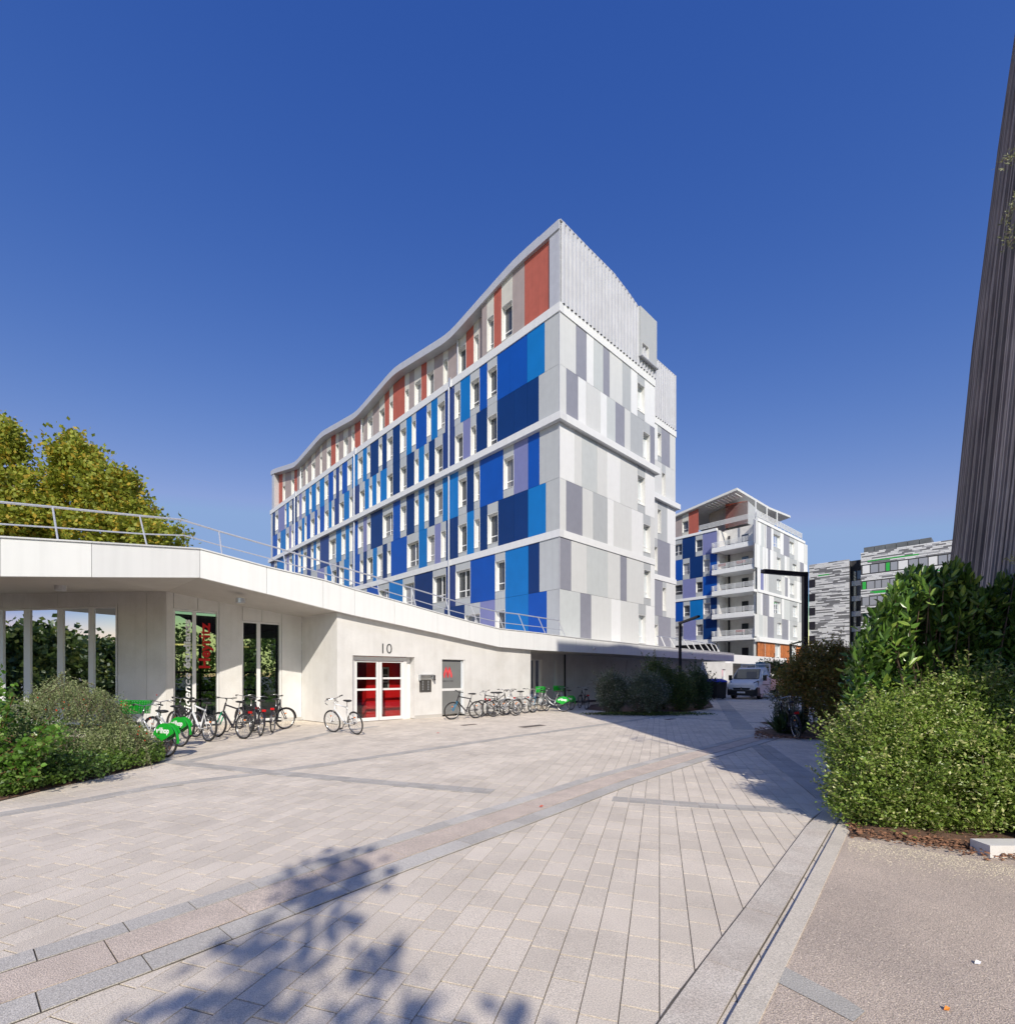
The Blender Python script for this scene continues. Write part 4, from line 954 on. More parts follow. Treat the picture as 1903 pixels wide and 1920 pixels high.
# strips of setts laid through the slabs: polyline, row list (offset a, offset b, block length, material)
def strip(poly, rows, z, name, parent, jz=None, objs=False):
    P = [Vector(p) for p in poly]; ds = [(b - a).normalized() for a, b in zip(P, P[1:])]
    nrm = []
    for i in range(len(P)):
        d = ds[min(i, len(ds) - 1)] + ds[max(i - 1, 0)]; d.normalize(); nrm.append(Vector((d.y, -d.x)))
    cum = [0]
    for a, b in zip(P, P[1:]): cum.append(cum[-1] + (b - a).length)
    def at(s, o):
        for i in range(len(P) - 1):
            if s <= cum[i + 1] + 1e-6:
                f = (s - cum[i]) / (cum[i + 1] - cum[i]); q = P[i].lerp(P[i + 1], f); nn = nrm[i].lerp(nrm[i + 1], f); return q + nn * o
        return P[-1] + nrm[-1] * o
    lo = min(r[0] for r in rows); hi = max(r[1] for r in rows)
    m = MB(); N = 40
    for i in range(N):
        a, b = cum[-1] * i / N, cum[-1] * (i + 1) / N
        q = [at(a, lo - .006), at(b, lo - .006), at(b, hi + .006), at(a, hi + .006)]; m.quad(*[(v.x, v.y, z - .005) for v in q][::-1])
    m.build('joint', jm, parent)
    mb = {}
    for (o0, o1, bl, mat) in rows:
        s = 0
        while s < cum[-1]:
            L = bl * R.uniform(.9, 1.1); e2 = min(s + L, cum[-1]); g = .004
            q = [at(s + g, o0 + g), at(e2 - g, o0 + g), at(e2 - g, o1 - g), at(s + g, o1 - g)]
            pts = [(v.x, v.y) for v in q]; dz = R.uniform(0, .002)
            mm = MB() if (objs and q[0].y < 9 and mat is not chan) else mb.setdefault(mat.name, (MB(), mat))[0]
            mm.add([(x, y, z - .006) for x, y in pts] + [(x, y, z + dz) for x, y in pts], [(7, 6, 5, 4), (4, 5, 1, 0), (5, 6, 2, 1), (6, 7, 3, 2), (7, 4, 0, 3)])
            if mm is not mb.get(mat.name, (None,))[0]: mm.build(name, mat, parent)
            s = e2
    for k, (mm, mat) in mb.items(): mm.build(name + 's' if mat is not chan else 'channel', mat, parent)['kind'] = 'stuff'
def G2(px, py): q = gp(px, py); return (q.x, q.y)
gut = [G2(*p) for p in ((-160, 1850), (0, 1800), (250, 1725), (420, 1670), (720, 1575), (951, 1505), (1100, 1458), (1271, 1412), (1326, 1399), (1440, 1370), (1500, 1354))]
strip(gut, [(0, .19, .42, grey), (.20, .56, .7, chan), (.57, .80, .42, grey)], .007, 'sett', PV, objs=True)
strip([G2(*p) for p in ((-60, 1533), (0, 1524), (100, 1508), (300, 1471), (500, 1447), (750, 1411), (970, 1379), (1115, 1359.5), (1240, 1342))], [(0, .14, .22, darkp), (.14, .28, .22, darkp)], .004, 'sett', PV)
strip([G2(*p) for p in ((330, 1430), (441, 1407), (560, 1386), (621, 1372), (700, 1362))], [(0, .14, .22, darkp), (.14, .28, .22, darkp)], .004, 'sett', PV)
strip([G2(*p) for p in ((310, 1424), (400, 1434), (500, 1444), (720, 1464), (930, 1481))], [(0, .15, .22, darkp), (.15, .30, .22, darkp)], .0046, 'sett', PV)
strip([G2(*p) for p in ((1150, 1494), (1270, 1503), (1400, 1511), (1500, 1517))], [(0, .14, .22, darkp), (.14, .28, .22, darkp)], .0042, 'sett', PV)
strip([G2(*p) for p in ((1353, 1309), (1385, 1345), (1405, 1368))], [(-.15, .15, .24, darkp), (.15, .45, .24, darkp)], .0044, 'sett', PV)
strip([G2(*p) for p in ((1431, 1398), (1475, 1430), (1546, 1476), (1600, 1515))], [(-.15, .08, .24, darkp), (.08, .31, .24, darkp)], .0044, 'sett', PV)
strip([G2(*p) for p in ((1240, 1343), (1300, 1347), (1387, 1353.5), (1470, 1356))], [(0, .2, .24, darkp)], .0048, 'sett', PV)
# kerb, gravel walk and beds to the right
kb = [G2(1330, 1985), G2(1361, 1920), G2(1481, 1710), G2(1571, 1545), G2(1606, 1515), (5.7, 7.6), (7.4, 9.6)]
strip(kb, [(-.255, -.035, .8, pm('worn gutter stone', (.62, .565, .495), .9, var=.08, scale=2, island=.06, speck=.35, spscale=150, bump=.4, bscale=130, dirt=(.44, .36, .30), dirtamt=.6, dscale=2.2))], .008, 'gutter_stone', PV)
def offs(poly, d):
    P = [Vector(p) for p in poly]; out = []
    for i in range(len(P)):
        dd = (P[min(i + 1, len(P) - 1)] - P[max(i - 1, 0)]).normalized(); out.append(P[i] + Vector((dd.y, -dd.x)) * d)
    return out
k0, k1 = offs(kb, .01), offs(kb, .125)
m = MB()
for i in range(len(kb) - 1):
    q = [k0[i], k1[i], k1[i + 1], k0[i + 1]]
    m.hexa([(v.x, v.y, -.05) for v in q] + [(v.x, v.y, .022) for v in q])
KB = tag(m.build('kerb', pm('kerb concrete', (.66, .60, .51), .9, var=.08, scale=2, speck=.3, bump=.3, bscale=100, dirt=(.25, .23, .2), dirtamt=.4, dscale=2)), kind='structure')
gr = pm('compacted gravel', (.54, .45, .375), .92, var=.09, scale=1.1, speck=.45, spscale=140, bump=.7, bscale=140, dirt=(.33, .28, .25), dirtamt=.35, dscale=1.5)
m = MB(); poly = [(v.x, v.y, .016) for v in k1] + [(30, 12, .016), (30, -12, .016), (k1[0].x, -12, .016)]
m.add(poly, [tuple(range(len(poly) - 1, -1, -1))]); m.f[-1] = tuple(range(len(poly)))[::-1]; GR = tag(m.build('gravel_walk', gr), kind='structure')
# loose stones over the gravel
def scatter(name, mat, pts, size, parent, label=None, flat=.5, kind='stuff', zoff=0.0):
    Rg = np.random.default_rng(len(pts)); n_ = len(pts); pts = np.array(pts)
    base = np.array([(-1, 0, 0), (0, -1, 0), (1, 0, 0), (0, 1, 0), (0, 0, 1.0)]); V = np.zeros((n_, 5, 3))
    a = Rg.uniform(0, 6.28, n_); s = Rg.uniform(.5, 1.4, n_) * size; asp = Rg.uniform(.4, 1, n_)
    for i in range(5):
        x = base[i, 0] * s; y = base[i, 1] * s * asp
        V[:, i, 0] = pts[:, 0] + x * np.cos(a) - y * np.sin(a); V[:, i, 1] = pts[:, 1] + x * np.sin(a) + y * np.cos(a); V[:, i, 2] = pts[:, 2] + base[i, 2] * s * flat + zoff
    Fc = []
    for i in range(n_):
        b = i * 5; Fc += [(b, b + 1, b + 4), (b + 1, b + 2, b + 4), (b + 2, b + 3, b + 4), (b + 3, b, b + 4)]
    me = bpy.data.meshes.new(name); me.from_pydata(V.reshape(-1, 3).tolist(), [], Fc); o = addobj(name, me, mat, parent)
    if kind: o['kind'] = kind
    return o
Rp = random.Random(21)
pts = []
while len(pts) < 5000:
    px, py = Rp.uniform(1300, 1990), Rp.uniform(1560, 1990); q = gp(px, py, .016)
    # right of the kerb
    if (q.x - 1.25) - .86 * (q.y - 2.33) > 0 and Rp.random() < .9: pts.append((q.x, q.y, .016))
scatter('grit', pm('grit', (.50, .44, .37), .9, island=.35), pts, .0048, GR)
mul = pm('bark mulch', (.23, .115, .065), .9, island=.55)
soil = pm('dark soil', (.13, .075, .05), .95, var=.3, scale=6, bump=.6, bscale=40, speck=.3)
def bed(name, poly, z=.02, h=.05):
    m = MB(); c = Vector((sum(p[0] for p in poly) / len(poly), sum(p[1] for p in poly) / len(poly))); n_ = len(poly)
    for p in poly: m.v.append((p[0], p[1], z))
    for p in poly: q = Vector(p).lerp(c, .12); m.v.append((q.x, q.y, z + h))
    m.v.append((c.x, c.y, z + h * 1.2))
    for i in range(n_):
        j = (i + 1) % n_; m.f += [(i, j, n_ + j, n_ + i), (n_ + i, n_ + j, 2 * n_)]; m.m += [0, 0]
    return tag(m.build(name, soil), kind='structure')
bedR = [G2(1597, 1556), G2(1590, 1572), G2(1701, 1581), G2(1851, 1602), G2(1960, 1625), (12, 4.6), (13, 10), (7.6, 9.8), (5.9, 7.7), G2(1612, 1518)]
BR = bed('mulch_bed', bedR)
pts = []
while len(pts) < 16000:
    x, y = Rp.uniform(3.3, 6.6), Rp.uniform(4.3, 7.5)
    py = HY + F * H / y; px = CX + F * x / y
    edge = 1566 + (px - 1590) * .165 + Rp.gauss(0, 5)
    if px > 1590 + Rp.gauss(0, 5) and py < edge and y < 7: pts.append((x, y, .02 + Rp.random() * .045))
scatter('bark_chip', mul, pts, .02, BR, flat=.45)
pts = []
while len(pts) < 2600:
    px = Rp.uniform(1590, 1950); py = 1572 + (px - 1590) * .165 + abs(Rp.gauss(0, 16)); q = gp(px, py, .016); pts.append((q.x, q.y, .016))
scatter('pebble', pm('pale grit', (.62, .55, .40), .9, island=.3), pts, .006, GR)
# left and middle planting beds
bedL = [G2(-140, 1530), G2(0, 1503), G2(100, 1479), G2(200, 1456), G2(300, 1430), G2(318, 1408), (-8.6, 12.6), (-16, 13.5), (-17, 9)]
BL = bed('planting_bed', bedL, .012, .06)
bedM = [G2(1100, 1331), G2(1150, 1336), G2(1230, 1339.5), G2(1290, 1335), G2(1338, 1327), G2(1330, 1315), G2(1260, 1312), G2(1150, 1318), G2(1108, 1322)]
BM_ = bed('planting_bed', bedM, .012, .06)
bedN = [G2(1415, 1373), G2(1440, 1382), G2(1520, 1387), G2(1600, 1387), G2(1640, 1378), (12, 17), (8.8, 17), G2(1470, 1366)]
BN = bed('planting_bed', bedN, .012, .05)
pts = []
while len(pts) < 900:
    px, py = Rp.uniform(1415, 1540), Rp.uniform(1366, 1388); q = gp(px, py); pts.append((q.x, q.y, .04))
scatter('dead_leaf', mul, pts, .035, BN, flat=.5)
# pale inlay in the gravel
m = MB(); q = [G2(1456, 1812), G2(1441, 1841), G2(1545, 1895), G2(1600, 1925), G2(1622, 1905), G2(1585, 1880)]; m.add([(x, y, .021) for x, y in q], [tuple(range(len(q)))[::-1]])
m.f[-1] = tuple(range(len(q))); m.build('pale_slab', pm('pale slab', (.46, .44, .40), .9, var=.1, scale=3, speck=.35, spscale=140, bump=.5, bscale=140), GR)
# manholes, concrete block, litter
def cover(px0, px1, py, dy, label):
    a, b = gp(px0, py), gp(px1, py); c = (a + b) / 2; w = (b - a).length / 2; d = w * .62
    m = MB(); m.obox((c.x, c.y), e, n, -w, w, -d * .5, d * .5, -.01, .006); r = m.build('manhole_cover', pm('cast iron cover', (.16, .125, .10), .8, var=.3, scale=6, bump=.5, bscale=80)); tag(r, label, 'manhole cover')
    m = MB(); m.obox((c.x, c.y), e, n, -w * .85, w * .85, -d * .4, d * .4, .006, .010); m.build('cover_plate', pm('iron plate', (.12, .10, .085), .7, var=.3, scale=14, bump=.5, bscale=120), r)
cover(862, 896, 1359.5, 4, 'small brown manhole cover in front of the blue mountain bike')
cover(968, 1028, 1362, 5, 'large brown manhole cover in the sunlit paving')
cover(1242, 1271, 1349, 2, 'dark manhole cover in the shaded paving by the middle shrubs')
cb = gp(1875, 1612); m = MB(); m.box(cb.x - .09, cb.x + .5, cb.y, cb.y + .19, 0, .125)
tag(m.build('concrete_block', M['conc']), 'pale concrete block lying at the edge of the bark mulch', 'block')
def litter(px, py, s, mat, label, name, cat):
    q = gp(px, py, .02); m = MB(); m.add([(q.x - s, q.y, .022), (q.x, q.y - s * .5, .024), (q.x + s, q.y + s * .2, .03), (q.x + s * .1, q.y + s * .7, .036)], [(0, 1, 2), (0, 2, 3)]); tag(m.build(name, mat), label, cat)
litter(1776, 1895, .018, pm('orange leaf', (.75, .25, .03), .6), 'curled orange leaf on the gravel walk', 'fallen_leaf', 'leaf')
litter(1834, 1808, .022, M['white'], 'white scrap of paper on the gravel walk', 'paper_scrap', 'litter')
litter(1015, 1513, .03, pm('red scrap', (.7, .12, .05), .6), 'tiny red leaf on the aggregate channel', 'fallen_leaf', 'leaf')
litter(821, 1375, .05, M['redt'], 'thin red scrap on the paving in front of the entry', 'paper_scrap', 'litter')
litter(1221, 1347.5, .08, M['white'], 'white paper scrap on the shaded paving', 'paper_scrap', 'litter')
# ------------------------------------------------------------------ street lamps
def lamp(px, Y, ztop, arm_to, w, label):
    X = rat(px) * Y; r = empty('street_lamp', (X, Y, 0), label, 'street lamp', 'flat-armed street lamps')
    m = MB(); m.box(X - w / 2, X + w / 2, Y - w / 2, Y + w / 2, 0, ztop); m.build('post', M['dark'], r)
    A = Vector((X, Y, ztop - w * .55)); B = Vector(arm_to); d = (B - A).normalized(); s = Vector((-d.y, d.x, 0)).normalized() * w * .62; u = Vector((0, 0, w * .42))
    A = A - d * w * .4
    P = [A - s - u, B - s - u, B + s - u, A + s - u, A - s + u, B - s + u * .8, B + s + u * .8, A + s + u]
    m = MB(); m.hexa(P); m.build('arm', M['dark'], r)
    m = MB(); C1 = A.lerp(B, .35); m.hexa([C1 - s * .7 - u * 1.25, B - s * .7 - u * 1.25 - d * .05, B + s * .7 - u * 1.25 - d * .05, C1 + s * .7 - u * 1.25, C1 - s * .7 - u, B - s * .7 - u, B + s * .7 - u, C1 + s * .7 - u]); m.build('lamp_head', M['blackp'], r)
    m = MB(); m.box(X - w * .55, X + w * .55, Y - w * .58, Y - w * .5, .5, .95); m.build('hatch', M['blackp'], r)
    return r
lamp(1509, 15.4, zat(1073, 15.4), (rat(1430) * 15.0, 15.0, zat(1070.5, 15.0)), .135, 'tall dark street lamp with a flat arm rising out of the brown-leaved shrub')
lamp(1275, 26, zat(1166, 26), (rat(1310) * 24.4, 24.4, zat(1155.5, 24.4)), .125, 'slim dark street lamp behind the middle shrubs with its arm towards the blocks')
lamp(1482, 44, zat(1207, 44), (rat(1505) * 42, 42, zat(1202, 42)), .13, 'distant thin street lamp in front of the timber storey')
# ------------------------------------------------------------------ bicycles
def circle(c, r, n, ax='y'): return [(c[0] + r * math.cos(2 * math.pi * k / n), c[1], c[2] + r * math.sin(2 * math.pi * k / n)) for k in range(n)]
def torus(m, c, r, t, n=28, k=6, mi=0):
    b = len(m.v)
    for i in range(n):
        a = 2 * math.pi * i / n
        for j in range(k):
            q = 2 * math.pi * j / k; rr = r + t * math.cos(q); m.v.append((c[0] + rr * math.cos(a), c[1] + t * math.sin(q), c[2] + rr * math.sin(a)))
    for i in range(n):
        for j in range(k):
            m.f.append((b + i * k + j, b + ((i + 1) % n) * k + j, b + ((i + 1) % n) * k + (j + 1) % k, b + i * k + (j + 1) % k)); m.m.append(mi)
def ellip(m, c, r, n=10, k=6, mi=0):
    b = len(m.v)
    for i in range(k + 1):
        a = math.pi * i / k
        for j in range(n):
            q = 2 * math.pi * j / n; m.v.append((c[0] + r[0] * math.sin(a) * math.cos(q), c[1] + r[1] * math.sin(a) * math.sin(q), c[2] + r[2] * math.cos(a)))
    for i in range(k):
        for j in range(n): m.f.append((b + i * n + j, b + (i + 1) * n + j, b + (i + 1) * n + (j + 1) % n, b + i * n + (j + 1) % n)); m.m.append(mi)
def bicycle(rear, front, label, kind='city', fm='silver', fork=None, lean=4, group='bicycles parked along the entrance wing', steer=0, mud=True, rack=True, basket=False, hire=False, lights=True, child=False, tm='black'):
    R_ = Vector(rear); Fv = Vector(front); d = (Fv - R_); yaw = math.atan2(d.y, d.x)
    t = empty('bicycle', (R_.x, R_.y, 0), label, 'bicycle', group, rz=yaw); t.rotation_euler = (math.radians(lean), 0, yaw)
    wr = .335; wb_ = 1.04; fk = M[fork or fm]; fr = M[fm]
    def B(m, nm, mt, p=t, sm=True): return m.build(nm, mt, p, local=True, smooth=sm)
    # steering group geometry
    hx, hz = (.80, .92) if kind != 'race' else (.83, .90)
    hb = (.865, 0, .70); ht = (hx, 0, hz)
    ca, sa = math.cos(math.radians(steer)), math.sin(math.radians(steer))
    def st(p): x, y = p[0] - .84, p[1]; return (.84 + x * ca - y * sa, x * sa + y * ca, p[2])
    for cx, isf in ((0, False), (wb_, True)):
        tr = st if isf else (lambda p: p)
        m = MB(); torus(m, (cx, 0, wr), wr - .018, .019 if kind != 'mtb' else .026); m.v = [tr(p) for p in m.v]; w = B(m, 'tyre', M[tm])
        m = MB(); torus(m, (cx, 0, wr), wr - .045, .011, 28, 5); m.v = [tr(p) for p in m.v]; w2 = B(m, 'rim', M['chrome'])
        m = MB()
        for k in range(22):
            a = 2 * math.pi * k / 22; s = .03 * (1 if k % 2 else -1)
            m.tube([tr((cx + .02 * math.cos(a + .5), s, wr + .02 * math.sin(a + .5))), tr((cx + (wr - .05) * math.cos(a), 0, wr + (wr - .05) * math.sin(a)))], .0022, 3, caps=False)
        m.tube([tr((cx, -.05, wr)), tr((cx, .05, wr))], .02, 6); sp = B(m, 'spokes', M['chrome'])
        if lights:
            m = MB(); m.box(cx - .03, cx + .03, -.008, .008, wr + .14, wr + .175); m.v = [tr(p) for p in m.v]; B(m, 'spoke_reflector', M['oran'], sm=False)
        if mud:
            m = MB(); pts = [tr((cx + (wr + .015) * math.cos(a), 0, wr + (wr + .015) * math.sin(a))) for a in [math.radians(v) for v in (range(20, 200, 15) if not isf else range(0, 150, 15))]]
            b0 = len(m.v)
            for (x, y, z) in pts: m.v += [(x, y - .027, z - .01), (x, y, z), (x, y + .027, z - .01)]
            for i in range(len(pts) - 1):
                for j in (0, 1): m.f.append((b0 + i * 3 + j, b0 + i * 3 + j + 1, b0 + (i + 1) * 3 + j + 1, b0 + (i + 1) * 3 + j)); m.m.append(0)
            B(m, 'mudguard', M['green'] if hire and not isf else M['blackp'] if kind != 'city' else fr)
    bb = (.44, 0, .29); sc = (.27, 0, .80); r_ = .017 if kind != 'mtb' else .021
    if kind == 'step': r_ = .022
    m = MB()
    if kind == 'step':   # low step-through frame
        m.tube([hb, (.62, 0, .42), (.47, 0, .31), bb], r_, 8); m.tube([(hb[0] - .01, 0, hb[2] + .1), (.60, 0, .55), (.36, 0, .50)], r_ * .8, 6)
        m.tube([bb, (.27, 0, .78)], r_, 8)
    elif kind == 'city':
        m.tube([hb, bb], r_, 8); m.tube([(.81, 0, .86), (.33, 0, .60)], r_, 6); m.tube([bb, sc], r_, 8)
    else:
        m.tube([hb, bb], r_ * 1.25, 8); m.tube([(ht[0] - .0, 0, ht[2] - .05), (sc[0] + .02, 0, sc[2] - .03)], r_, 8); m.tube([bb, sc], r_, 8)
    m.tube([hb, ht], .022, 8)
    for s in (-1, 1):
        m.tube([(bb[0], s * .02, bb[2]), (0, s * .06, wr)], .009, 5); m.tube([(.29, s * .02, .70 if kind != 'step' else .6), (0, s * .06, wr)], .008, 5)
    B(m, 'frame', fr)
    m = MB()
    for s in (-1, 1): m.tube([st((hb[0], s * .045, hb[2] - .02)), st((.90, s * .05, .60)), st((wb_, s * .055, wr))], .012 if kind != 'mtb' else .018, 6)
    m.tube([st((hb[0], -.05, hb[2] - .02)), st((hb[0], .05, hb[2] - .02))], .016, 6); B(m, 'fork', fk)
    m = MB(); top = (ht[0] - .03, 0, ht[2] + .10); m.tube([ht, st(top)], .013, 6)
    if kind == 'race':
        m.tube([st(top), st((.88, 0, top[2]))], .013, 6)
        for s in (-1, 1): m.tube([st((.88, 0, top[2])), st((.88, s * .20, top[2])), st((.97, s * .20, top[2] - .02)), st((.99, s * .2, top[2] - .09)), st((.90, s * .2, top[2] - .14))], .011, 6)
    elif kind == 'mtb':
        m.tube([st(top), st((.83, 0, top[2] + .02))], .014, 6); m.tube([st((.80, -.29, top[2] + .05)), st((.84, -.1, top[2] + .03)), st((.84, .1, top[2] + .03)), st((.80, .29, top[2] + .05))], .012, 6)
    else:
        m.tube([st((.68, -.27, top[2] + .03)), st((.80, -.2, top[2] + .05)), st((.82, 0, top[2])), st((.80, .2, top[2] + .05)), st((.68, .27, top[2] + .03))], .011, 6)
    B(m, 'handlebar', M['chrome'] if kind != 'mtb' else M['blackp'])
    for s in (-1, 1):
        m = MB()
        if kind in ('mtb', 'race'): m.tube([st((.80, s * .18, top[2] + .04)), st((.80, s * .30, top[2] + .05))], .017, 6); m.tube([st((.86, s * .17, top[2] + .03)), st((.87, s * .26, top[2] + .0))], .006, 4)
        else: m.tube([st((.74, s * .245, top[2] + .04)), st((.64, s * .28, top[2] + .02))], .018, 6); m.tube([st((.82, s * .17, top[2] + .03)), st((.74, s * .235, top[2] - .0))], .006, 4)
        B(m, 'grip', M['blackp'])
    m = MB(); sz = .93 if kind != 'step' else .90
    m.tube([(.275, 0, .74), (.24, 0, sz)], .014, 6); B(m, 'seat_post', M['chrome'])
    m = MB(); ellip(m, (.17, 0, sz + .03), (.12, .075 if kind in ('mtb', 'race') else .10, .035)); ellip(m, (.29, 0, sz + .035), (.13, .035, .028)); B(m, 'saddle', M['blackp'])
    m = MB(); torus(m, (bb[0], .04, bb[2]), .085, .008, 18, 4); m.tube([(bb[0], .05, bb[2]), (bb[0] + .12, .055, bb[2] - .12)], .010, 5); m.tube([(bb[0], -.05, bb[2]), (bb[0] - .12, -.055, bb[2] + .12)], .010, 5); m.tube([(bb[0], -.05, bb[2]), (bb[0], .05, bb[2])], .02, 6)
    m.tube([(bb[0], .04, bb[2] + .085), (0, .04, wr + .035)], .005, 4); m.tube([(bb[0], .04, bb[2] - .085), (0, .04, wr - .035)], .005, 4); torus(m, (0, .04, wr), .035, .008, 12, 4); B(m, 'crank', M['dark'])
    for s, ox, oz in ((1, .12, -.12), (-1, -.12, .12)):
        m = MB(); m.box(bb[0] + ox - .045, bb[0] + ox + .045, s * .06 if s > 0 else -.15, .15 if s > 0 else -.06, bb[2] + oz - .012, bb[2] + oz + .012); B(m, 'pedal', M['blackp'], sm=False)
    if rack:
        m = MB()
        for s in (-1, 1): m.tube([(0, s * .06, wr), (.0, s * .07, .72), (.24, s * .07, .74)], .006, 4); m.tube([(0, s * .07, .72), (-.17, s * .07, .72)], .006, 4)
        m.tube([(-.17, -.07, .72), (-.17, .07, .72)], .006, 4); m.tube([(0, -.07, .72), (0, .07, .72)], .006, 4); B(m, 'luggage_rack', M['dark'])
        m = MB(); m.box(-.2, -.175, -.05, .05, .67, .73); B(m, 'rear_light', M['redl'], sm=False)
    if hire:
        for s in (-1, 1):    # green skirt panel over the rear wheel
            m = MB(); pts = [(.33, .46)] + [(wr * 1.04 * math.cos(math.radians(a)) , wr + wr * 1.08 * math.sin(math.radians(a))) for a in range(35, 150, 10)] + [(-.29, .50), (-.05, .38), (.03, .33)]
            P = [(x, s * .055, z) for x, z in pts] + [(x, s * .075, z) for x, z in pts]; k = len(pts)
            m.add(P, [tuple(range(k)), tuple(range(2 * k - 1, k - 1, -1))] + [(i, (i + 1) % k, (i + 1) % k + k, i + k) for i in range(k)])
            sk = B(m, 'skirt_panel', M['green'], sm=False)
            cu = bpy.data.curves.new('lettering', 'FONT'); cu.body = 'vélhop'; cu.size = .15; cu.offset = .006; cu.align_x = 'CENTER'; tmp = bpy.data.objects.new('tmp', cu); C.objects.link(tmp)
            me = bpy.data.meshes.new_from_object(tmp.evaluated_get(bpy.context.evaluated_depsgraph_get())); bpy.data.objects.remove(tmp); me.name = 'lettering'
            co = np.zeros(len(me.vertices) * 3); me.vertices.foreach_get('co', co); co = co.reshape(-1, 3); o2_ = co.copy(); o2_[:, 0] = .03 + (co[:, 0]) * (-s); o2_[:, 1] = s * .0765; o2_[:, 2] = co[:, 1] + .50
            me.vertices.foreach_set('co', o2_.ravel()); me.materials.clear(); me.update(); addobj('lettering', me, M['white'], sk, True)
    if basket:
        m = MB(); x0, x1, y0, y1, z0, z1 = .90, 1.24, -.19, .19, .86, 1.12
        g = .016
        for i in range(7):
            f = i / 6; z = z0 + (z1 - z0) * f; k = .03 * f
            m.box(x0 - k, x1 + k, y0 - k, y0 - k + .008, z, z + g); m.box(x0 - k, x1 + k, y1 + k - .008, y1 + k, z, z + g); m.box(x1 + k - .008, x1 + k, y0 - k, y1 + k, z, z + g); m.box(x0 - k, x0 - k + .008, y0 - k, y1 + k, z, z + g)
        for i in range(9):
            f = i / 8; y = y0 + (y1 - y0) * f; m.box(x1, x1 + .008, y - .006, y + .006, z0, z1); m.box(x0, x0 + .008, y - .006, y + .006, z0, z1); x = x0 + (x1 - x0) * f; m.box(x - .006, x + .006, y0, y0 + .008, z0, z1); m.box(x - .006, x + .006, y1 - .008, y1, z0, z1)
        m.box(x0, x1, y0, y1, z0, z0 + .01); m.box(x1 + .01, x1 + .03, y0 + .02, y1 - .02, z0 + .05, z1 - .02); m.v = [st(p) for p in m.v]; B(m, 'basket', M['green'], sm=False)
    return t
def bk(rpx, rpy, fpx, fpy, *a, **k):
    r = gp(rpx, rpy); f = gp(fpx, fpy); f = r + (f - r).normalized() * 1.04; return bicycle(r, f, *a, **k)
def bkd(rpx, rpy, ang, *a, **k):   # heading in degrees from +X
    r = gp(rpx, rpy); return bicycle(r, r + Vector((math.cos(math.radians(ang)), math.sin(math.radians(ang)), 0)), *a, **k)
bkd(311, 1421, 157, 'silver hire bicycle with a green basket, nearest the left shrub', kind='step', basket=True, hire=True, lean=3, rack=False)
bkd(337, 1401, 157, 'silver hire bicycle with green wheel panel standing second from the left shrub', kind='step', hire=True, lean=3, rack=False, basket=False)
bkd(390, 1391, 149, 'white mountain bicycle in front of the lettered window', kind='mtb', fm='wpaint', lean=6, mud=False, rack=False)
bkd(456, 1386, 155, 'black bicycle with a mint green fork beside the lettered window', kind='mtb', fm='dark', fork='gpaint', lean=5, rack=True, mud=False)
bkd(488, 1380, 130, 'black bicycle with red rear light, left of the two at the second glazed bay', kind='city', fm='dark', lean=4)
bkd(511, 1374, 104, 'dark city bicycle seen from behind, nearest the inner wall corner', kind='city', fm='dark', lean=3, steer=-48)
bkd(476, 1372, 140, 'dark bicycle standing behind the one with the mint fork', kind='city', fm='dark', lean=2)
bkd(366, 1383, 152, 'dark bicycle partly hidden behind the white mountain bicycle', kind='city', fm='dark', lean=3, rack=False)
bk(669, 1378, 617, 1372, 'white racing bicycle leaning beside the red entrance door', kind='race', fm='wpaint', lean=-9, mud=False, rack=False, steer=8)
bk(892, 1347, 840, 1350, 'mountain bicycle with cyan down tube in front of the frosted window', kind='mtb', fm='dark', fork='bpaint', lean=-7, mud=False, rack=False)
bk(915, 1343, 957, 1340, 'black city bicycle, second from the frosted window', kind='city', fm='dark', lean=6)
bk(925, 1344.5, 964, 1342.5, 'grey bicycle, third from the frosted window', kind='city', fm='silver', lean=3, group='bicycles parked along the entrance wing')
bk(945, 1342, 905, 1344, 'black racing bicycle tangled behind the second and third bicycles', kind='race', fm='dark', lean=5, mud=False, rack=False)
bk(985, 1338, 950, 1340, 'white bicycle standing between the silver ones near the wall corner', kind='city', fm='wpaint', lean=4)
bk(968, 1339, 1003, 1336, 'grey bicycle with folded bag, fourth from the frosted window', kind='city', fm='silver', lean=5)
bk(1024, 1334, 1006, 1336, 'silver bicycle with cyan fork at the corner of the entrance wall', kind='city', fm='silver', fork='bpaint', lean=4, rack=False)
bk(1056, 1335, 1012, 1334, 'silver hire bicycle with green basket at the shaded recess', kind='step', basket=True, hire=True, lean=4, rack=False)
bk(1070, 1331.5, 1038, 1328, 'hire bicycle in shade behind the one with the green basket', kind='step', basket=True, hire=True, lean=2, rack=False)
bk(1099, 1331, 1072, 1325, 'dark city bicycle in shade, nearest the middle shrubs', kind='city', fm='dark', lean=3)
bkd(1494, 1386, 80, 'black bicycle leaning against the tall street lamp', kind='city', fm='dark', lean=-6, group='bicycles parked elsewhere')
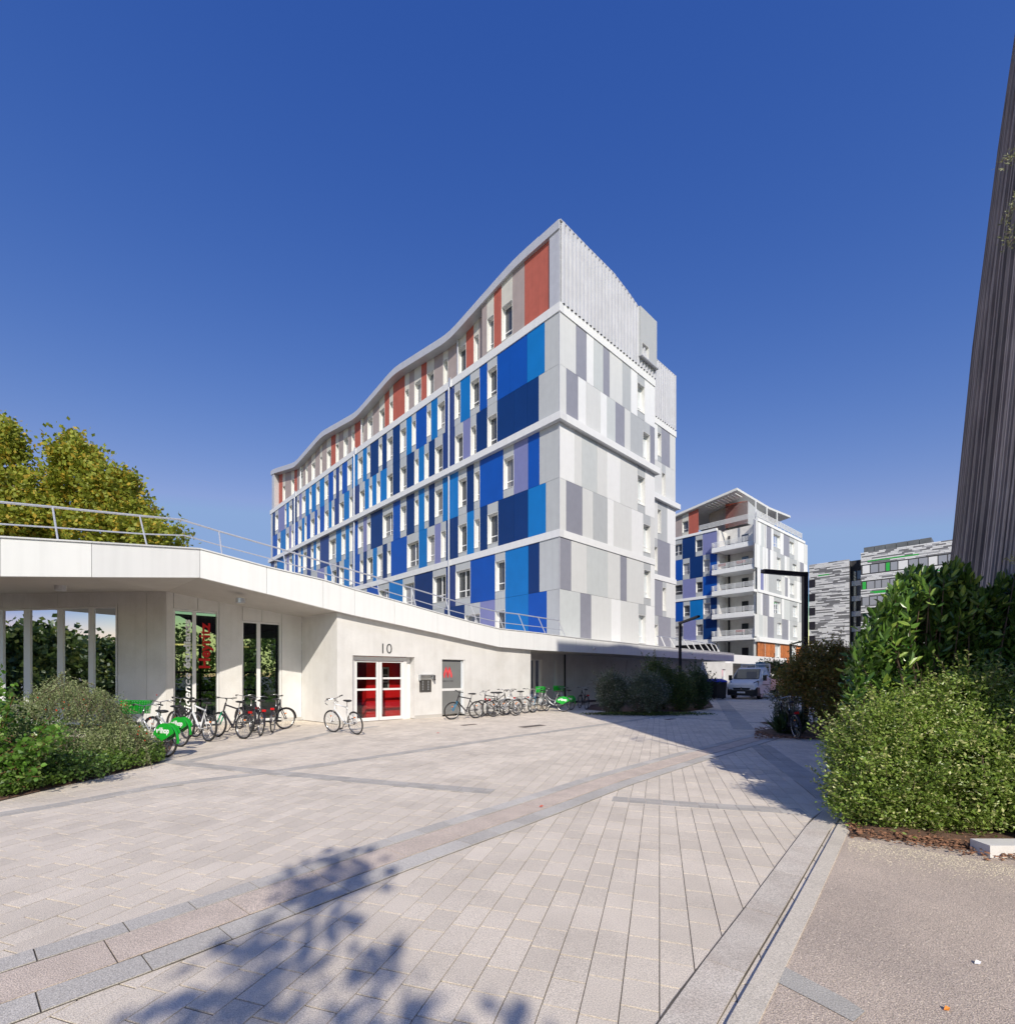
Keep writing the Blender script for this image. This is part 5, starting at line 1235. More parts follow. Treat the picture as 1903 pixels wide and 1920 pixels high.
# ------------------------------------------------------------------ flatbed van
V0 = Vector((rat(1390) * 33.6, 33.6, 0)); hd = Vector((-.723, -.691)); yaw = math.atan2(hd.y, hd.x)
VN = empty('flatbed_van', V0, 'white flatbed van with black bumper and a ladder rack parked in the shade', 'van', rz=yaw)
vp = pm('van paint', (.86, .86, .87), .3, var=.02); vg = glassmat('van glass', (.02, .03, .035), ior=1.7)
def VB(m, nm, mt, p=VN, sm=False): return m.build(nm, mt, p, local=True, smooth=sm)
def loft(m, secs):  # list of (x, [(y,z)...]) cross sections
    n_ = len(secs[0][1]); b = len(m.v)
    for x, pr in secs:
        for y, z in pr: m.v.append((x, y, z))
    for i in range(len(secs) - 1):
        for j in range(n_): m.f.append((b + i * n_ + j, b + i * n_ + (j + 1) % n_, b + (i + 1) * n_ + (j + 1) % n_, b + (i + 1) * n_ + j)); m.m.append(0)
    m.f.append(tuple(b + j for j in range(n_))[::-1]); m.f.append(tuple(b + (len(secs) - 1) * n_ + j for j in range(n_))); m.m += [0, 0]
def sec(w, z0, z1, wt): return [(-w, z0), (w, z0), (w * 1.0, z0 + (z1 - z0) * .6), (wt, z1 - .05), (wt - .08, z1), (-wt + .08, z1), (-wt, z1 - .05), (-w, z0 + (z1 - z0) * .6)]
m = MB(); loft(m, [(.0, sec(.88, .55, .98, .80)), (-.12, sec(.98, .42, 1.12, .88)), (-.42, sec(1.0, .40, 1.26, .93)), (-.85, sec(1.01, .40, 1.40, .95))]); loft(m, [(-.85, sec(1.01, .40, 1.42, .95)), (-1.15, sec(1.01, .40, 1.78, .90)), (-1.5, sec(1.02, .40, 2.12, .84)), (-1.75, sec(1.02, .4, 2.20, .82)), (-2.5, sec(1.02, .40, 2.22, .82))]); VB(m, 'cab', vp)
m = MB(); loft(m, [(.06, [(-.80, .28), (.80, .28), (.84, .45), (.80, .58), (.6, .60), (-.6, .60), (-.80, .58), (-.84, .45)]), (-.1, [(-.99, .24), (.99, .24), (1.02, .45), (1.0, .84), (.74, .84), (-.74, .84), (-1.0, .84), (-1.02, .45)]), (-.5, [(-1.03, .26), (1.03, .26), (1.04, .45), (1.03, .80), (.8, .80), (-.8, .80), (-1.03, .80), (-1.04, .45)])]); VB(m, 'bumper', M['blackp'])
m = MB(); m.hexa([(.03, -.62, .62), (.03, .62, .62), (-.1, .62, .62), (-.1, -.62, .62), (.015, -.72, .84), (.015, .72, .84), (-.1, .72, .84), (-.1, -.72, .84)]); VB(m, 'grille_surround', vp)
m = MB(); m.hexa([(.045, -.52, .66), (.045, .52, .66), (0, .52, .66), (0, -.52, .66), (.032, -.60, .79), (.032, .60, .79), (0, .6, .79), (0, -.6, .79)]); VB(m, 'grille', M['black'])
m = MB(); pts = [(0, .02), (.05, .10), (.11, .14), (.05, .13), (.04, .17), (-.04, .17), (-.05, .13), (-.11, .14), (-.05, .10)]; k = len(pts)
m.add([(.06, y, .66 + z) for y, z in pts] + [(.045, y, .66 + z) for y, z in pts], [tuple(range(k))] + [(i, (i + 1) % k, (i + 1) % k + k, i + k) for i in range(k)]); VB(m, 'badge', M['chrome'])
m = MB(); m.box(.07, .085, -.26, .26, .42, .53); pl = VB(m, 'number_plate', M['white'])
cu = bpy.data.curves.new('lettering', 'FONT'); cu.body = 'CF 903 QA'; cu.size = .1; cu.align_x = 'CENTER'; tmp = bpy.data.objects.new('tmp', cu); C.objects.link(tmp)
me = bpy.data.meshes.new_from_object(tmp.evaluated_get(bpy.context.evaluated_depsgraph_get())); bpy.data.objects.remove(tmp); co = np.zeros(len(me.vertices) * 3); me.vertices.foreach_get('co', co); co = co.reshape(-1, 3); oo = np.zeros_like(co); oo[:, 0] = .0865; oo[:, 1] = co[:, 0] * .85; oo[:, 2] = co[:, 1] + .435; me.vertices.foreach_set('co', oo.ravel()); me.materials.clear(); me.update(); addobj('lettering', me, M['ink'], pl, True)
m = MB(); m.add([(-.80, -.86, 1.41), (-.80, .86, 1.41), (-1.47, .76, 2.07), (-1.47, -.76, 2.07), (-.77, -.86, 1.44), (-.77, .86, 1.44), (-1.44, .76, 2.10), (-1.44, -.76, 2.10)], [(4, 5, 6, 7), (0, 3, 2, 1), (0, 1, 5, 4), (2, 3, 7, 6), (1, 2, 6, 5), (3, 0, 4, 7)]); VB(m, 'windscreen', vg)
for s in (-1, 1):
    m = MB(); a = [( -.98, s * .985, 1.40), (-2.05, s * 1.0, 1.38), (-2.05, s * .86, 2.02), (-1.52, s * .87, 2.02)]
    m.add([(x, y + s * .012, z) for x, y, z in a] + [(x, y - s * .02, z) for x, y, z in a], [(0, 1, 2, 3), (4, 7, 6, 5), (0, 1, 5, 4), (1, 2, 6, 5), (2, 3, 7, 6), (3, 0, 4, 7)]); VB(m, 'side_window', vg)
    m = MB(); m.hexa([(-.02, s * .74, .92), (-.35, s * 1.0, .95), (-.42, s * .98, .95), (-.1, s * .7, .92), (-.12, s * .78, 1.16), (-.48, s * .97, 1.30), (-.5, s * .9, 1.3), (-.2, s * .7, 1.16)]); VB(m, 'headlight', M['chrome'])
    m = MB(); m.box(-1.12, -1.0, min(s * 1.05, s * 1.27), max(s * 1.05, s * 1.27), 1.28, 1.66); VB(m, 'wing_mirror', M['blackp'])
    m = MB(); m.box(-2.3, -.98, min(s * 1.025, s * 1.035), max(s * 1.025, s * 1.035), .98, 1.02); VB(m, 'side_strip', M['blackp'])
    for wx in (-.95, -4.45):
        m = MB(); c_ = (wx, s * .86, .34)
        m.tube([(wx, s * .76, .34), (wx, s * .98, .34)], .34, 20); w = VB(m, 'wheel', M['black']); m = MB(); m.tube([(wx, s * .97, .34), (wx, s * 1.0, .34)], .19, 14); VB(m, 'hub_cap', M['silver'], w)
    m = MB(); m.box(-5.5, -2.62, min(s * 1.02, s * 1.05), max(s * 1.02, s * 1.05), .98, 1.38); VB(m, 'drop_side', M['silver'])
    m = MB(); m.box(-2.66, -2.56, min(s * .92, s * 1.0), max(s * .92, s * 1.0), .9, 2.45); VB(m, 'rack_post', M['wpaint'])
m = MB(); m.box(-5.5, -2.62, -1.02, 1.02, .90, .98); m.box(-5.5, -2.6, -.45, .45, .55, .9); VB(m, 'flatbed', M['silver'])
m = MB(); m.box(-5.53, -5.5, -1.05, 1.05, .98, 1.38); VB(m, 'tailboard', M['silver'])
m = MB(); m.tube([(-2.6, -1.0, 2.45), (-2.6, 1.0, 2.45)], .04, 6); m.tube([(-2.6, -1.0, 2.32), (-2.6, 1.0, 2.32)], .025, 6); m.tube([(-2.6, 0, 2.2), (-2.6, 0, 2.45)], .03, 6); VB(m, 'rack_bar', M['wpaint'])
m = MB(); m.box(-2.6, -2.55, -1.0, 1.0, .98, 1.9); VB(m, 'headboard', M['galv'])
def onvan(x, y): c_, s_ = math.cos(yaw), math.sin(yaw); return (V0.x + x * c_ - y * s_, V0.y + x * s_ + y * c_)
q = onvan(-3.6, .0); m = MB(); m.box(q[0] - .25, q[0] + .25, q[1] - .2, q[1] + .2, .98, 2.62); tag(m.build('blue_barrel', M['bpaint']), 'tall blue container standing on the van flatbed', 'container')
q = onvan(-1.02, -.25); m = MB(); m.hexa([(q[0] - .35, q[1] - .1, 1.5), (q[0] + .3, q[1] - .3, 1.5), (q[0] + .3, q[1] - .28, 1.52), (q[0] - .35, q[1] - .08, 1.52), (q[0] - .3, q[1], 1.62), (q[0] + .25, q[1] - .2, 1.62), (q[0] + .25, q[1] - .18, 1.63), (q[0] - .3, q[1] + .02, 1.63)])
# ------------------------------------------------------------------ bins with blue lids
for i, (px, Y) in enumerate(((1333, 34.2), (1350, 33.4))):
    X = rat(px) * Y; t = empty('wheeled_bin', (X, Y, 0), ['dark wheeled bin with a blue lid, the left of two beside the van', 'dark wheeled bin with a blue lid, right beside the van headlight'][i], 'bin', 'blue-lidded bins by the wall')
    m = MB(); w = .33; m.hexa([(X - w * .85, Y - .25, .08), (X + w * .85, Y - .25, .08), (X + w * .85, Y + .25, .08), (X - w * .85, Y + .25, .08), (X - w, Y - .33, 1.2), (X + w, Y - .33, 1.2), (X + w, Y + .33, 1.2), (X - w, Y + .33, 1.2)]); m.build('bin_body', M['blackp'], t)
    m = MB(); m.hexa([(X - w * 1.1, Y - .38, 1.2), (X + w * 1.1, Y - .38, 1.2), (X + w * 1.1, Y + .38, 1.2), (X - w * 1.1, Y + .38, 1.2), (X - w * .9, Y - .3, 1.30), (X + w * .9, Y - .3, 1.30), (X + w * .9, Y + .38, 1.42), (X - w * .9, Y + .38, 1.42)]); m.build('lid', pm('blue lid', (.01, .03, .45), .4), t)
    for s in (-1, 1): m = MB(); m.tube([(X + s * w * .8, Y + .25, .1), (X + s * w * .92, Y + .25, .1)], .1, 12); m.build('wheel', M['black'], t)
# ------------------------------------------------------------------ vegetation
def leafmesh(name, P, size, mat, parent, seed=0, asp=.5, updir=.3, dirs=None, fold=.25, kind='stuff', six=False):
    g = np.random.default_rng(seed); P = np.asarray(P, float); n_ = len(P)
    if dirs is None:
        d = g.normal(size=(n_, 3)); d[:, 2] = np.abs(d[:, 2]) * .6 + updir
    else: d = np.asarray(dirs) + g.normal(size=(n_, 3)) * .25
    d /= np.linalg.norm(d, axis=1)[:, None]
    r = g.normal(size=(n_, 3)); s = np.cross(d, r); s /= np.linalg.norm(s, axis=1)[:, None] + 1e-9; nn = np.cross(d, s)
    L = (size * g.uniform(.65, 1.25, n_))[:, None]; wd = L * asp * .5
    if six:
        V = np.stack([P, P + d * L * .35 + s * wd + nn * L * fold * .3, P + d * L * .75 + s * wd * .8 + nn * L * fold * .25, P + d * L - nn * L * .05, P + d * L * .75 - s * wd * .8 + nn * L * fold * .25, P + d * L * .35 - s * wd + nn * L * fold * .3], 1)
        k = 6; fc = [(0, 1, 2, 3), (0, 3, 4, 5)]
    else:
        V = np.stack([P, P + d * L * .5 + s * wd + nn * L * fold * .3, P + d * L, P + d * L * .5 - s * wd + nn * L * fold * .3], 1); k = 4; fc = [(0, 1, 2), (0, 2, 3)]
    V = V.reshape(-1, 3); nf = len(fc); base = (np.arange(n_) * k)[:, None, None]; FA = (np.array(fc)[None] + base)
    me = bpy.data.meshes.new(name); nv = n_ * k; fl = len(fc[0]); nF = n_ * nf
    me.vertices.add(nv); me.vertices.foreach_set('co', V.ravel()); me.loops.add(nF * fl); me.loops.foreach_set('vertex_index', FA.reshape(-1).astype(np.int32))
    me.polygons.add(nF); me.polygons.foreach_set('loop_start', (np.arange(nF) * fl).astype(np.int32))
    me.update(calc_edges=True); me.validate()
    o = addobj(name, me, mat, parent)
    if kind: o['kind'] = kind
    return o
def blob(n_, c, r, seed, shell=.55, cl=0, cs=.12, zmin=.03):
    g = np.random.default_rng(seed); c = np.array(c); r = np.array(r)
    if cl:
        u = g.normal(size=(cl, 3)); u /= np.linalg.norm(u, axis=1)[:, None]; rad = g.uniform(shell, 1.0, cl) ** .6; K = u * rad[:, None] * r + c
        idx = g.integers(0, cl, n_); P = K[idx] + g.normal(size=(n_, 3)) * cs * g.uniform(.4, 1.2, cl)[idx][:, None]
    else:
        u = g.normal(size=(n_, 3)); u /= np.linalg.norm(u, axis=1)[:, None]; P = c + u * (g.uniform(shell, 1, n_) ** .6)[:, None] * r
    return P[P[:, 2] > zmin]
def stems(name, root, c, r, n_, mat, seed, rad=.012, z0=.02):
    Rr = random.Random(seed); m = MB()
    for i in range(n_):
        a = Rr.uniform(0, 6.28); k = Rr.uniform(.3, .95); x, y = c[0] + math.cos(a) * r[0] * k, c[1] + math.sin(a) * r[1] * k; z = c[2] + r[2] * math.sqrt(max(0, 1 - k * k)) * Rr.uniform(.7, 1)
        b = (c[0] + math.cos(a) * r[0] * k * .25, c[1] + math.sin(a) * r[1] * k * .25, z0); md = ((b[0] + x) / 2 + Rr.gauss(0, .05), (b[1] + y) / 2 + Rr.gauss(0, .05), z * .55)
        m.tube([b, md, (x, y, z)], [rad, rad * .7, rad * .3], 5)
    return m.build(name, mat, root)
bark = pm('bark', (.14, .10, .07), .9, var=.3, scale=8, bump=.5, bscale=40)
def shrub(name, at, blobs, lsize, mat, label, cat, group=None, n_per=6000, asp=.5, cl=160, cs=.12, st=14, seed=1, shoots=60, six=False, updir=.3):
    t = empty(name, (at[0], at[1], 0), label, cat, group); P = []
    for i, (c, r, k) in enumerate(blobs): P.append(blob(int(n_per * k), c, r, seed * 31 + i, cl=int(cl * k) if cl else 0, cs=cs))
    P = np.concatenate(P); gs = random.Random(seed * 5 + 1); sh = []; ms = MB()
    for i in range(shoots):
        c, r, k = blobs[gs.randrange(len(blobs))]; u = Vector((gs.gauss(0, 1), gs.gauss(-.2, 1), abs(gs.gauss(.7, .8)))).normalized(); b_ = Vector((c[0] + u.x * r[0] * .85, c[1] + u.y * r[1] * .85, c[2] + u.z * r[2] * .85)); L_ = lsize * gs.uniform(3, 9); e2_ = b_ + (u + Vector((0, 0, .5))).normalized() * L_
        ms.tube([b_, b_.lerp(e2_, .55) + Vector((gs.gauss(0, .1), gs.gauss(0, .1), 0)) * L_ * .3, e2_], [lsize * .06, lsize * .045, lsize * .02], 4, caps=False)
        for j in range(int(L_ / lsize * 2.6)): q = b_.lerp(e2_, (j + .5) / (L_ / lsize * 2.6)); sh.append((q.x + gs.gauss(0, lsize * .12), q.y + gs.gauss(0, lsize * .12), q.z))
    if shoots: ms.build('shoot', bark, t)['kind'] = 'stuff'; P = np.concatenate([P, np.array(sh)])
    leafmesh('foliage', P, lsize, mat, t, seed, asp, six=six, updir=updir)
    for i, (c, r, k) in enumerate(blobs[:3]): stems('stem', t, c, r, st, bark, seed + i)
    return t
lm_light = leafmat('glossy light green leaf', (.20, .33, .05), (.38, .49, .11), (.58, .60, .25), .35, .3, .15)
lm_laurel = leafmat('laurel leaf', (.06, .14, .025), (.15, .28, .045), (.28, .40, .07), .28, .15, .12)
lm_brown = leafmat('bronze green leaf', (.15, .135, .03), (.27, .26, .05), (.32, .17, .03), .5, .3, .2)
lm_coton = leafmat('small grey green leaf', (.23, .28, .11), (.42, .48, .23), (.12, .17, .05), .5, .2, .2)
lm_ivy = leafmat('bright round leaf', (.09, .22, .025), (.19, .38, .055), (.30, .44, .12), .32, .3, .15)
lm_dark = leafmat('dark shrub leaf', (.08, .11, .06), (.17, .21, .12), (.36, .36, .30), .45, .1, .14)
lm_plane = leafmat('plane tree leaf', (.28, .34, .04), (.50, .52, .07), (.60, .44, .06), .55, .45, .18)
lm_far = leafmat('tree leaf', (.07, .12, .03), (.15, .21, .05), (.22, .25, .06), .5, .3, .2)
# light green box-like shrub in the right foreground
sh1 = shrub('light_green_shrub', (4.6, 5.6), [((4.25, 5.35, .42), (.62, .48, .50), 1.2), ((4.85, 5.15, .60), (.80, .50, .62), 1.6), ((4.62, 5.5, .98), (.66, .42, .50), 1.1), ((5.5, 5.05, .65), (.7, .5, .75), 1.2), ((4.15, 5.6, .80), (.42, .42, .40), .7), ((5.2, 5.45, 1.25), (.6, .38, .45), .8), ((3.98, 5.42, .28), (.36, .34, .26), .4)], .042, lm_light,
            'large light green shrub spilling over the kerb in the right foreground', 'shrub', n_per=14000, cl=370, cs=.068, st=16, seed=3, updir=.1, shoots=420)
# laurel with individually built leaves
LA_ = empty('laurel_shrub', (5.4, 6.2, 0), 'tall dark laurel with long glossy leaves before the timber drum', 'shrub')
g = random.Random(8); Pts = []; Dr = []; tips = []
for i in range(620):
    px = g.choice((g.uniform(1600, 1960), g.uniform(1640, 1930))); Y = g.uniform(5.75, 6.6)
    prof = [(1590, 1215), (1625, 1160), (1660, 1120), (1700, 1062), (1745, 1068), (1790, 1048), (1822, 1075), (1845, 1120), (1870, 1078), (1910, 1068), (1960, 1100)]
    for (x0, y0), (x1, y1) in zip(prof, prof[1:]):
        if x0 <= px <= x1: ty = y0 + (y1 - y0) * (px - x0) / (x1 - x0)
    zt_ = zat(ty, Y) - .05; z = zt_ - abs(g.gauss(0, .75)) if i > 90 else zt_ - g.uniform(0, .15)
    z = max(.7, z); X = rat(px) * Y
    tips.append((X, Y, z))
    d = Vector((g.gauss(0, .35), g.gauss(-.25, .35), 1)).normalized()
    for k in range(13):
        f = k * .028; a = k * 2.4; q = Vector((X, Y, z)) - d * (.33 - f); s = Vector((math.cos(a), math.sin(a), 0)); Pts.append(tuple(q)); Dr.append(tuple((s * (1.0 - k * .05) + d * (.55 + k * .07)).normalized()))
Pts = np.array(Pts); Dr = np.array(Dr)
dist = Pts[:, 1] + g.random() * .2
inframe = (Pts[:, 0] / Pts[:, 1] < 1.04) & (Pts[:, 2] > 1.3)
order = np.argsort(np.where(inframe, Pts[:, 1], 99))
first, restI = order[:300], order[300:]
leafmesh('foliage', Pts[restI], .125, lm_laurel, LA_, 5, .36, dirs=Dr[restI], six=True)
lme = bpy.data.meshes.new('leaf'); Lw = .125
lme.from_pydata([(0, 0, 0), (.022, .035, .006), (.018, .09, .006), (0, .125, -.006), (-.018, .09, .006), (-.022, .035, .006)], [], [(0, 1, 2, 3), (0, 3, 4, 5)]); lme.materials.append(lm_laurel)
def leafobj(me, P, d, parent, sc=1.0, rr=None):
    d = Vector(d).normalized(); r = Vector((g.gauss(0, 1), g.gauss(0, 1), g.gauss(0, 1) + .01)); x = d.cross(r).normalized(); z = x.cross(d)
    o = bpy.data.objects.new('leaf', me); C.objects.link(o); Mx = Matrix(((x.x, d.x, z.x), (x.y, d.y, z.y), (x.z, d.z, z.z))).to_4x4()
    o.matrix_local = Matrix.Translation(Vector(P) - Vector(parent.location)) @ Mx @ Matrix.Scale(sc, 4); o.parent = parent
    return o
for i in first: leafobj(lme, Pts[i], Dr[i], LA_, g.uniform(.8, 1.15))
leafmesh('inner_foliage', np.concatenate([blob(6000, (5.3, 6.3, 1.3), (.95, .5, 1.2), 44, shell=.2), blob(2500, (5.9, 6.1, 1.4), (.6, .5, 1.4), 45, shell=.2)]), .11, lm_laurel, LA_, 6, .4)
m = MB()
for i, tp in enumerate(tips[::6]):
    X0 = 5.4 + g.gauss(0, .3); Y0 = 6.2 + g.gauss(0, .25); m.tube([(X0, Y0, .02), ((X0 + tp[0]) / 2, (Y0 + tp[1]) / 2, tp[2] * .55), tp], [.02, .012, .004], 5)
m.build('stem', bark, LA_)
# bronze shrub by the lamp
shrub('bronze_shrub', (8.4, 13), [((9.1, 13.3, 1.3), (.95, .8, 1.1), 1.5), ((8.75, 13.6, 1.95), (.75, .6, .6), .8), ((8.25, 14.0, 1.45), (.42, .5, .5), .4), ((9.1, 12.9, .6), (.85, .6, .6), .7), ((9.9, 13.2, 1.2), (.9, .8, 1.1), .9)], .075, lm_brown,
      'bronze and olive leaved shrub around the foot of the tall street lamp', 'shrub', n_per=7500, cl=300, cs=.13, seed=5)
shrub('grey_shrub', (8.35, 14.6), [((8.35, 14.6, .85), (.42, .35, .5), .7), ((7.85, 13.6, .34), (.35, .3, .38), .6)], .05, lm_dark, 'small grey green shrub at the left foot of the tall street lamp', 'shrub', n_per=3000, cl=80, cs=.09, seed=6)
P = [Vector((7.8 + g.gauss(0, .12), 13.5 + g.gauss(0, .1), .02)) for _ in range(700)]
gt = empty('grass_tuft', (7.8, 13.5, 0), 'soft green grass tuft beside the leaning black bicycle', 'grass'); leafmesh('blade', [tuple(p) for p in P], .62, leafmat('grass blade', (.05, .10, .03), (.10, .16, .05)), gt, 3, .02, dirs=[(g.gauss(0, .28), g.gauss(0, .28), 1) for _ in P])
# middle shrubs
def mid(name, pxa, pxb, Y, top, label, mat, ls, seed, n_=5000):
    X0, X1 = rat(pxa) * Y, rat(pxb) * Y; c = (X0 + X1) / 2; r = (X1 - X0) / 2; h = zat(top, Y)
    shrub(name, (c, Y), [((c, Y, h * .5), (r * .92, .8, h * .52), 1), ((c - r * .3, Y - .1, h * .62), (r * .55, .6, h * .4), .5), ((c + r * .35, Y, h * .5), (r * .55, .6, h * .4), .4)], ls, mat, label, 'shrub', 'shrubs of the middle bed', n_per=n_, cl=160, cs=.12, st=10, seed=seed)
mid('rounded_shrub', 1117, 1178, 21.0, 1263, 'leftmost rounded dark shrub of the middle bed, nearest the dark bicycle', lm_dark, .07, 11, 5200)
mid('rounded_shrub', 1170, 1254, 20.4, 1265, 'wide rounded silver-flecked shrub in front in the middle bed', lm_dark, .07, 12, 6500)
mid('tall_shrub', 1198, 1266, 22.8, 1243, 'tall dark shrub behind the rounded ones, left of the slim lamp', lm_far, .09, 13, 5200)
mid('tall_shrub', 1252, 1300, 22.4, 1268, 'dark shrub directly under the slim street lamp', lm_far, .08, 14, 4500)
mid('upright_shrub', 1293, 1327, 23.6, 1262, 'narrow upright green shrub beside the blue-lidded bins', leafmat('mid green leaf', (.05, .10, .03), (.11, .18, .06)), .10, 15, 2600)
m = MB(); Rt2 = random.Random(2)
for (px, py, bx) in ((1101, 1283, 1130), (1112, 1262, 1135), (1128, 1252, 1140), (1146, 1240, 1150), (1176, 1238, 1170), (1105, 1275, 1128), (1160, 1252, 1158)):
    Y = 21; m.tube([(rat(bx) * Y, Y, 1.0), (rat((px + bx) / 2) * Y, Y, zat((py + 1290) / 2 - 4, Y)), (rat(px) * Y, Y, zat(py, Y))], [.012, .009, .005], 4)
tw = tag(m.build('bare_twigs', bark), 'bare thin twigs sticking out of the leftmost middle shrub', 'twigs')
gc = blob(5200, ((rat(1215) * 20.2), 20.3, .02), (2.9, .55, .10), 77, shell=.0, zmin=.01); tag(leafmesh('ground_cover', gc, .08, lm_far, None, 9, .5, kind=None), 'low ground cover edging the middle bed', 'ground cover', kind='stuff')
# left shrubs: fine-leaved arching shrub and bright leaved climber
CO = empty('arching_shrub', (-7.6, 9.6, 0), 'wide grey green arching shrub with red berries beside the hire bicycles', 'shrub')
g2 = random.Random(4); P = []; D_ = []; tl_ = []
prof = [(60, 1300), (95, 1270), (120, 1262), (150, 1282), (185, 1290), (205, 1294), (224, 1330), (250, 1358), (285, 1396)]
m = MB()
for i in range(560):
    px = g2.uniform(45, 283); Y = g2.uniform(8.6, 10.4)
    for (x0, y0), (x1, y1) in zip(prof, prof[1:]):
        if x0 <= px <= x1: ty = y0 + (y1 - y0) * (px - x0) / (x1 - x0); break
    else: ty = 1320
    zt_ = zat(ty, 9.4) + g2.gauss(0, .06); z = zt_ - (abs(g2.gauss(0, .45)) if i > 150 else abs(g2.gauss(0, .06))); z = max(.25, z); tip = Vector((rat(px) * Y, Y, z))
    L = g2.uniform(.35, .7); d = Vector((g2.gauss(.15, .5), g2.gauss(-.1, .4), 1)).normalized(); bend = Vector((g2.gauss(.2, .3), g2.gauss(-.3, .2), -.25))
    pr = None
    for k in range(34):
        f = k / 33; q = tip - d * L * (1 - f) + bend * (f * f * L * .5) * .6
        if q.z < .04: continue
        P.append(tuple(q)); D_.append((g2.gauss(0, 1), g2.gauss(0, 1), g2.gauss(.4, .6)))
    if i < 150: m.tube([tip - d * L, tip - d * L * .5 + bend * L * .07, tip + bend * L * .3], [.006, .004, .002], 4, caps=False)
m.build('stem', bark, CO); leafmesh('foliage', P, .036, lm_coton, CO, 8, .5, dirs=D_)
leafmesh('inner_foliage', np.concatenate([blob(15000, (-8.6, 9.6, .75), (1.05, .95, .70), 51, cl=500, cs=.06), blob(9000, (-7.25, 9.1, .38), (.55, .5, .40), 52, cl=260, cs=.06), blob(5000, (-9.3, 10.2, .7), (1.2, .9, .7), 53)]), .036, lm_coton, CO, 9, .5)
m = MB()
for i in range(46):
    q = Vector((g2.uniform(-9, -6.6), 0, 0)); q.y = 8.75 + g2.uniform(0, .5); q.z = g2.uniform(.3, 1.3); m.add([(q.x + a * .016, q.y + b * .016, q.z + c * .016) for a, b, c in ((1, 0, 0), (-1, 0, 0), (0, 1, 0), (0, -1, 0), (0, 0, 1), (0, 0, -1))], [(0, 2, 4), (2, 1, 4), (1, 3, 4), (3, 0, 4), (2, 0, 5), (1, 2, 5), (3, 1, 5), (0, 3, 5)])
m.build('berry', pm('berry', (.55, .04, .01), .3), CO)['kind'] = 'stuff'
IV = empty('bright_leaved_shrub', (-7.0, 7.3, 0), 'bright green round-leaved shrub at the far left edge', 'shrub')
P = []; D_ = []
m = MB()
br = [((-40, 1330), (-5, 1268)), ((-60, 1420), (18, 1300)), ((-60, 1470), (40, 1380)), ((0, 1480), (60, 1400)), ((-20, 1440), (85, 1378)), ((0, 1468), (95, 1350)), ((10, 1480), (108, 1365)), ((-30, 1400), (20, 1350)), ((-50, 1360), (12, 1330)), ((15, 1486), (70, 1440)), ((-20, 1460), (50, 1440)), ((-40, 1380), (25, 1395)), ((-20, 1440), (28, 1290)), ((20, 1470), (105, 1395)), ((-30, 1350), (10, 1285)), ((0, 1490), (45, 1470))]
for (a, b) in br:
    for rep in range(4):
        Y0, Y1 = g2.uniform(6.6, 7.2), g2.uniform(6.5, 7.4); A = Vector((rat(a[0]) * Y0, Y0, max(.06, zat(a[1], Y0)))); B = Vector((rat(b[0] + g2.gauss(0, 8)) * Y1, Y1, zat(b[1] + g2.gauss(0, 12), Y1)))
        B.z = max(.12, B.z); m.tube([A, (A + B) / 2 + Vector((0, 0, .05)), B], [.006, .005, .003], 4, caps=False)
        k = int((B - A).length / .028)
        for j in range(k): P.append(tuple(A.lerp(B, j / k) + Vector((g2.gauss(0, .035), g2.gauss(0, .035), g2.gauss(0, .03))))); D_.append((g2.gauss(0, 1), g2.gauss(-.5, .6), g2.gauss(.5, .5)))
P = np.array(P); D_ = np.array(D_); m.build('stem', pm('reddish stem', (.22, .09, .05), .7), IV)
fr_ok = (P[:, 0] / P[:, 1] > -1.04); order = np.argsort(np.where(fr_ok, P[:, 1], 99)); first, restI = order[:300], order[300:]
ime = bpy.data.meshes.new('leaf'); ime.from_pydata([(0, 0, 0), (.028, .012, .004), (.033, .036, .005), (0, .062, -.004), (-.033, .036, .005), (-.028, .012, .004)], [], [(0, 1, 2, 3), (0, 3, 4, 5)]); ime.materials.append(lm_ivy)
for i in first: leafobj(ime, P[i], D_[i], IV, g2.uniform(.8, 1.3))
leafmesh('foliage', P[restI], .062, lm_ivy, IV, 12, .9, dirs=D_[restI], six=True)
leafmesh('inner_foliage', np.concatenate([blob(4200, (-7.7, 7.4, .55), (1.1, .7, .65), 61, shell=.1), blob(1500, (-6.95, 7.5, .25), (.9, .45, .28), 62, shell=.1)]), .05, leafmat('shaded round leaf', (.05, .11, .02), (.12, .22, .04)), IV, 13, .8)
gcl = [(q.x + g2.gauss(0, .05), q.y + g2.gauss(0, .05), abs(g2.gauss(.05, .05)) + .02) for q in [gp(g2.uniform(-20, 312), 0 + 1, 0) if False else None for _ in range(0)] if q]
pl_ = []
for _ in range(6500):
    px = g2.uniform(-30, 308); edge = 1503 - (px) * .232 if px > 0 else 1503; Yb = H * F / (edge - HY); Y = Yb + abs(g2.gauss(0, .35)) + .03; pl_.append((rat(px) * Y, Y, .03 + abs(g2.gauss(0, .09)) + min(.25, (Y - Yb) * .3)))
tag(leafmesh('ground_cover', pl_, .05, leafmat('ground cover leaf', (.07, .14, .02), (.17, .27, .045)), None, 19, .7, kind=None), 'low green ground cover along the edge of the left bed', 'ground cover', kind='stuff')
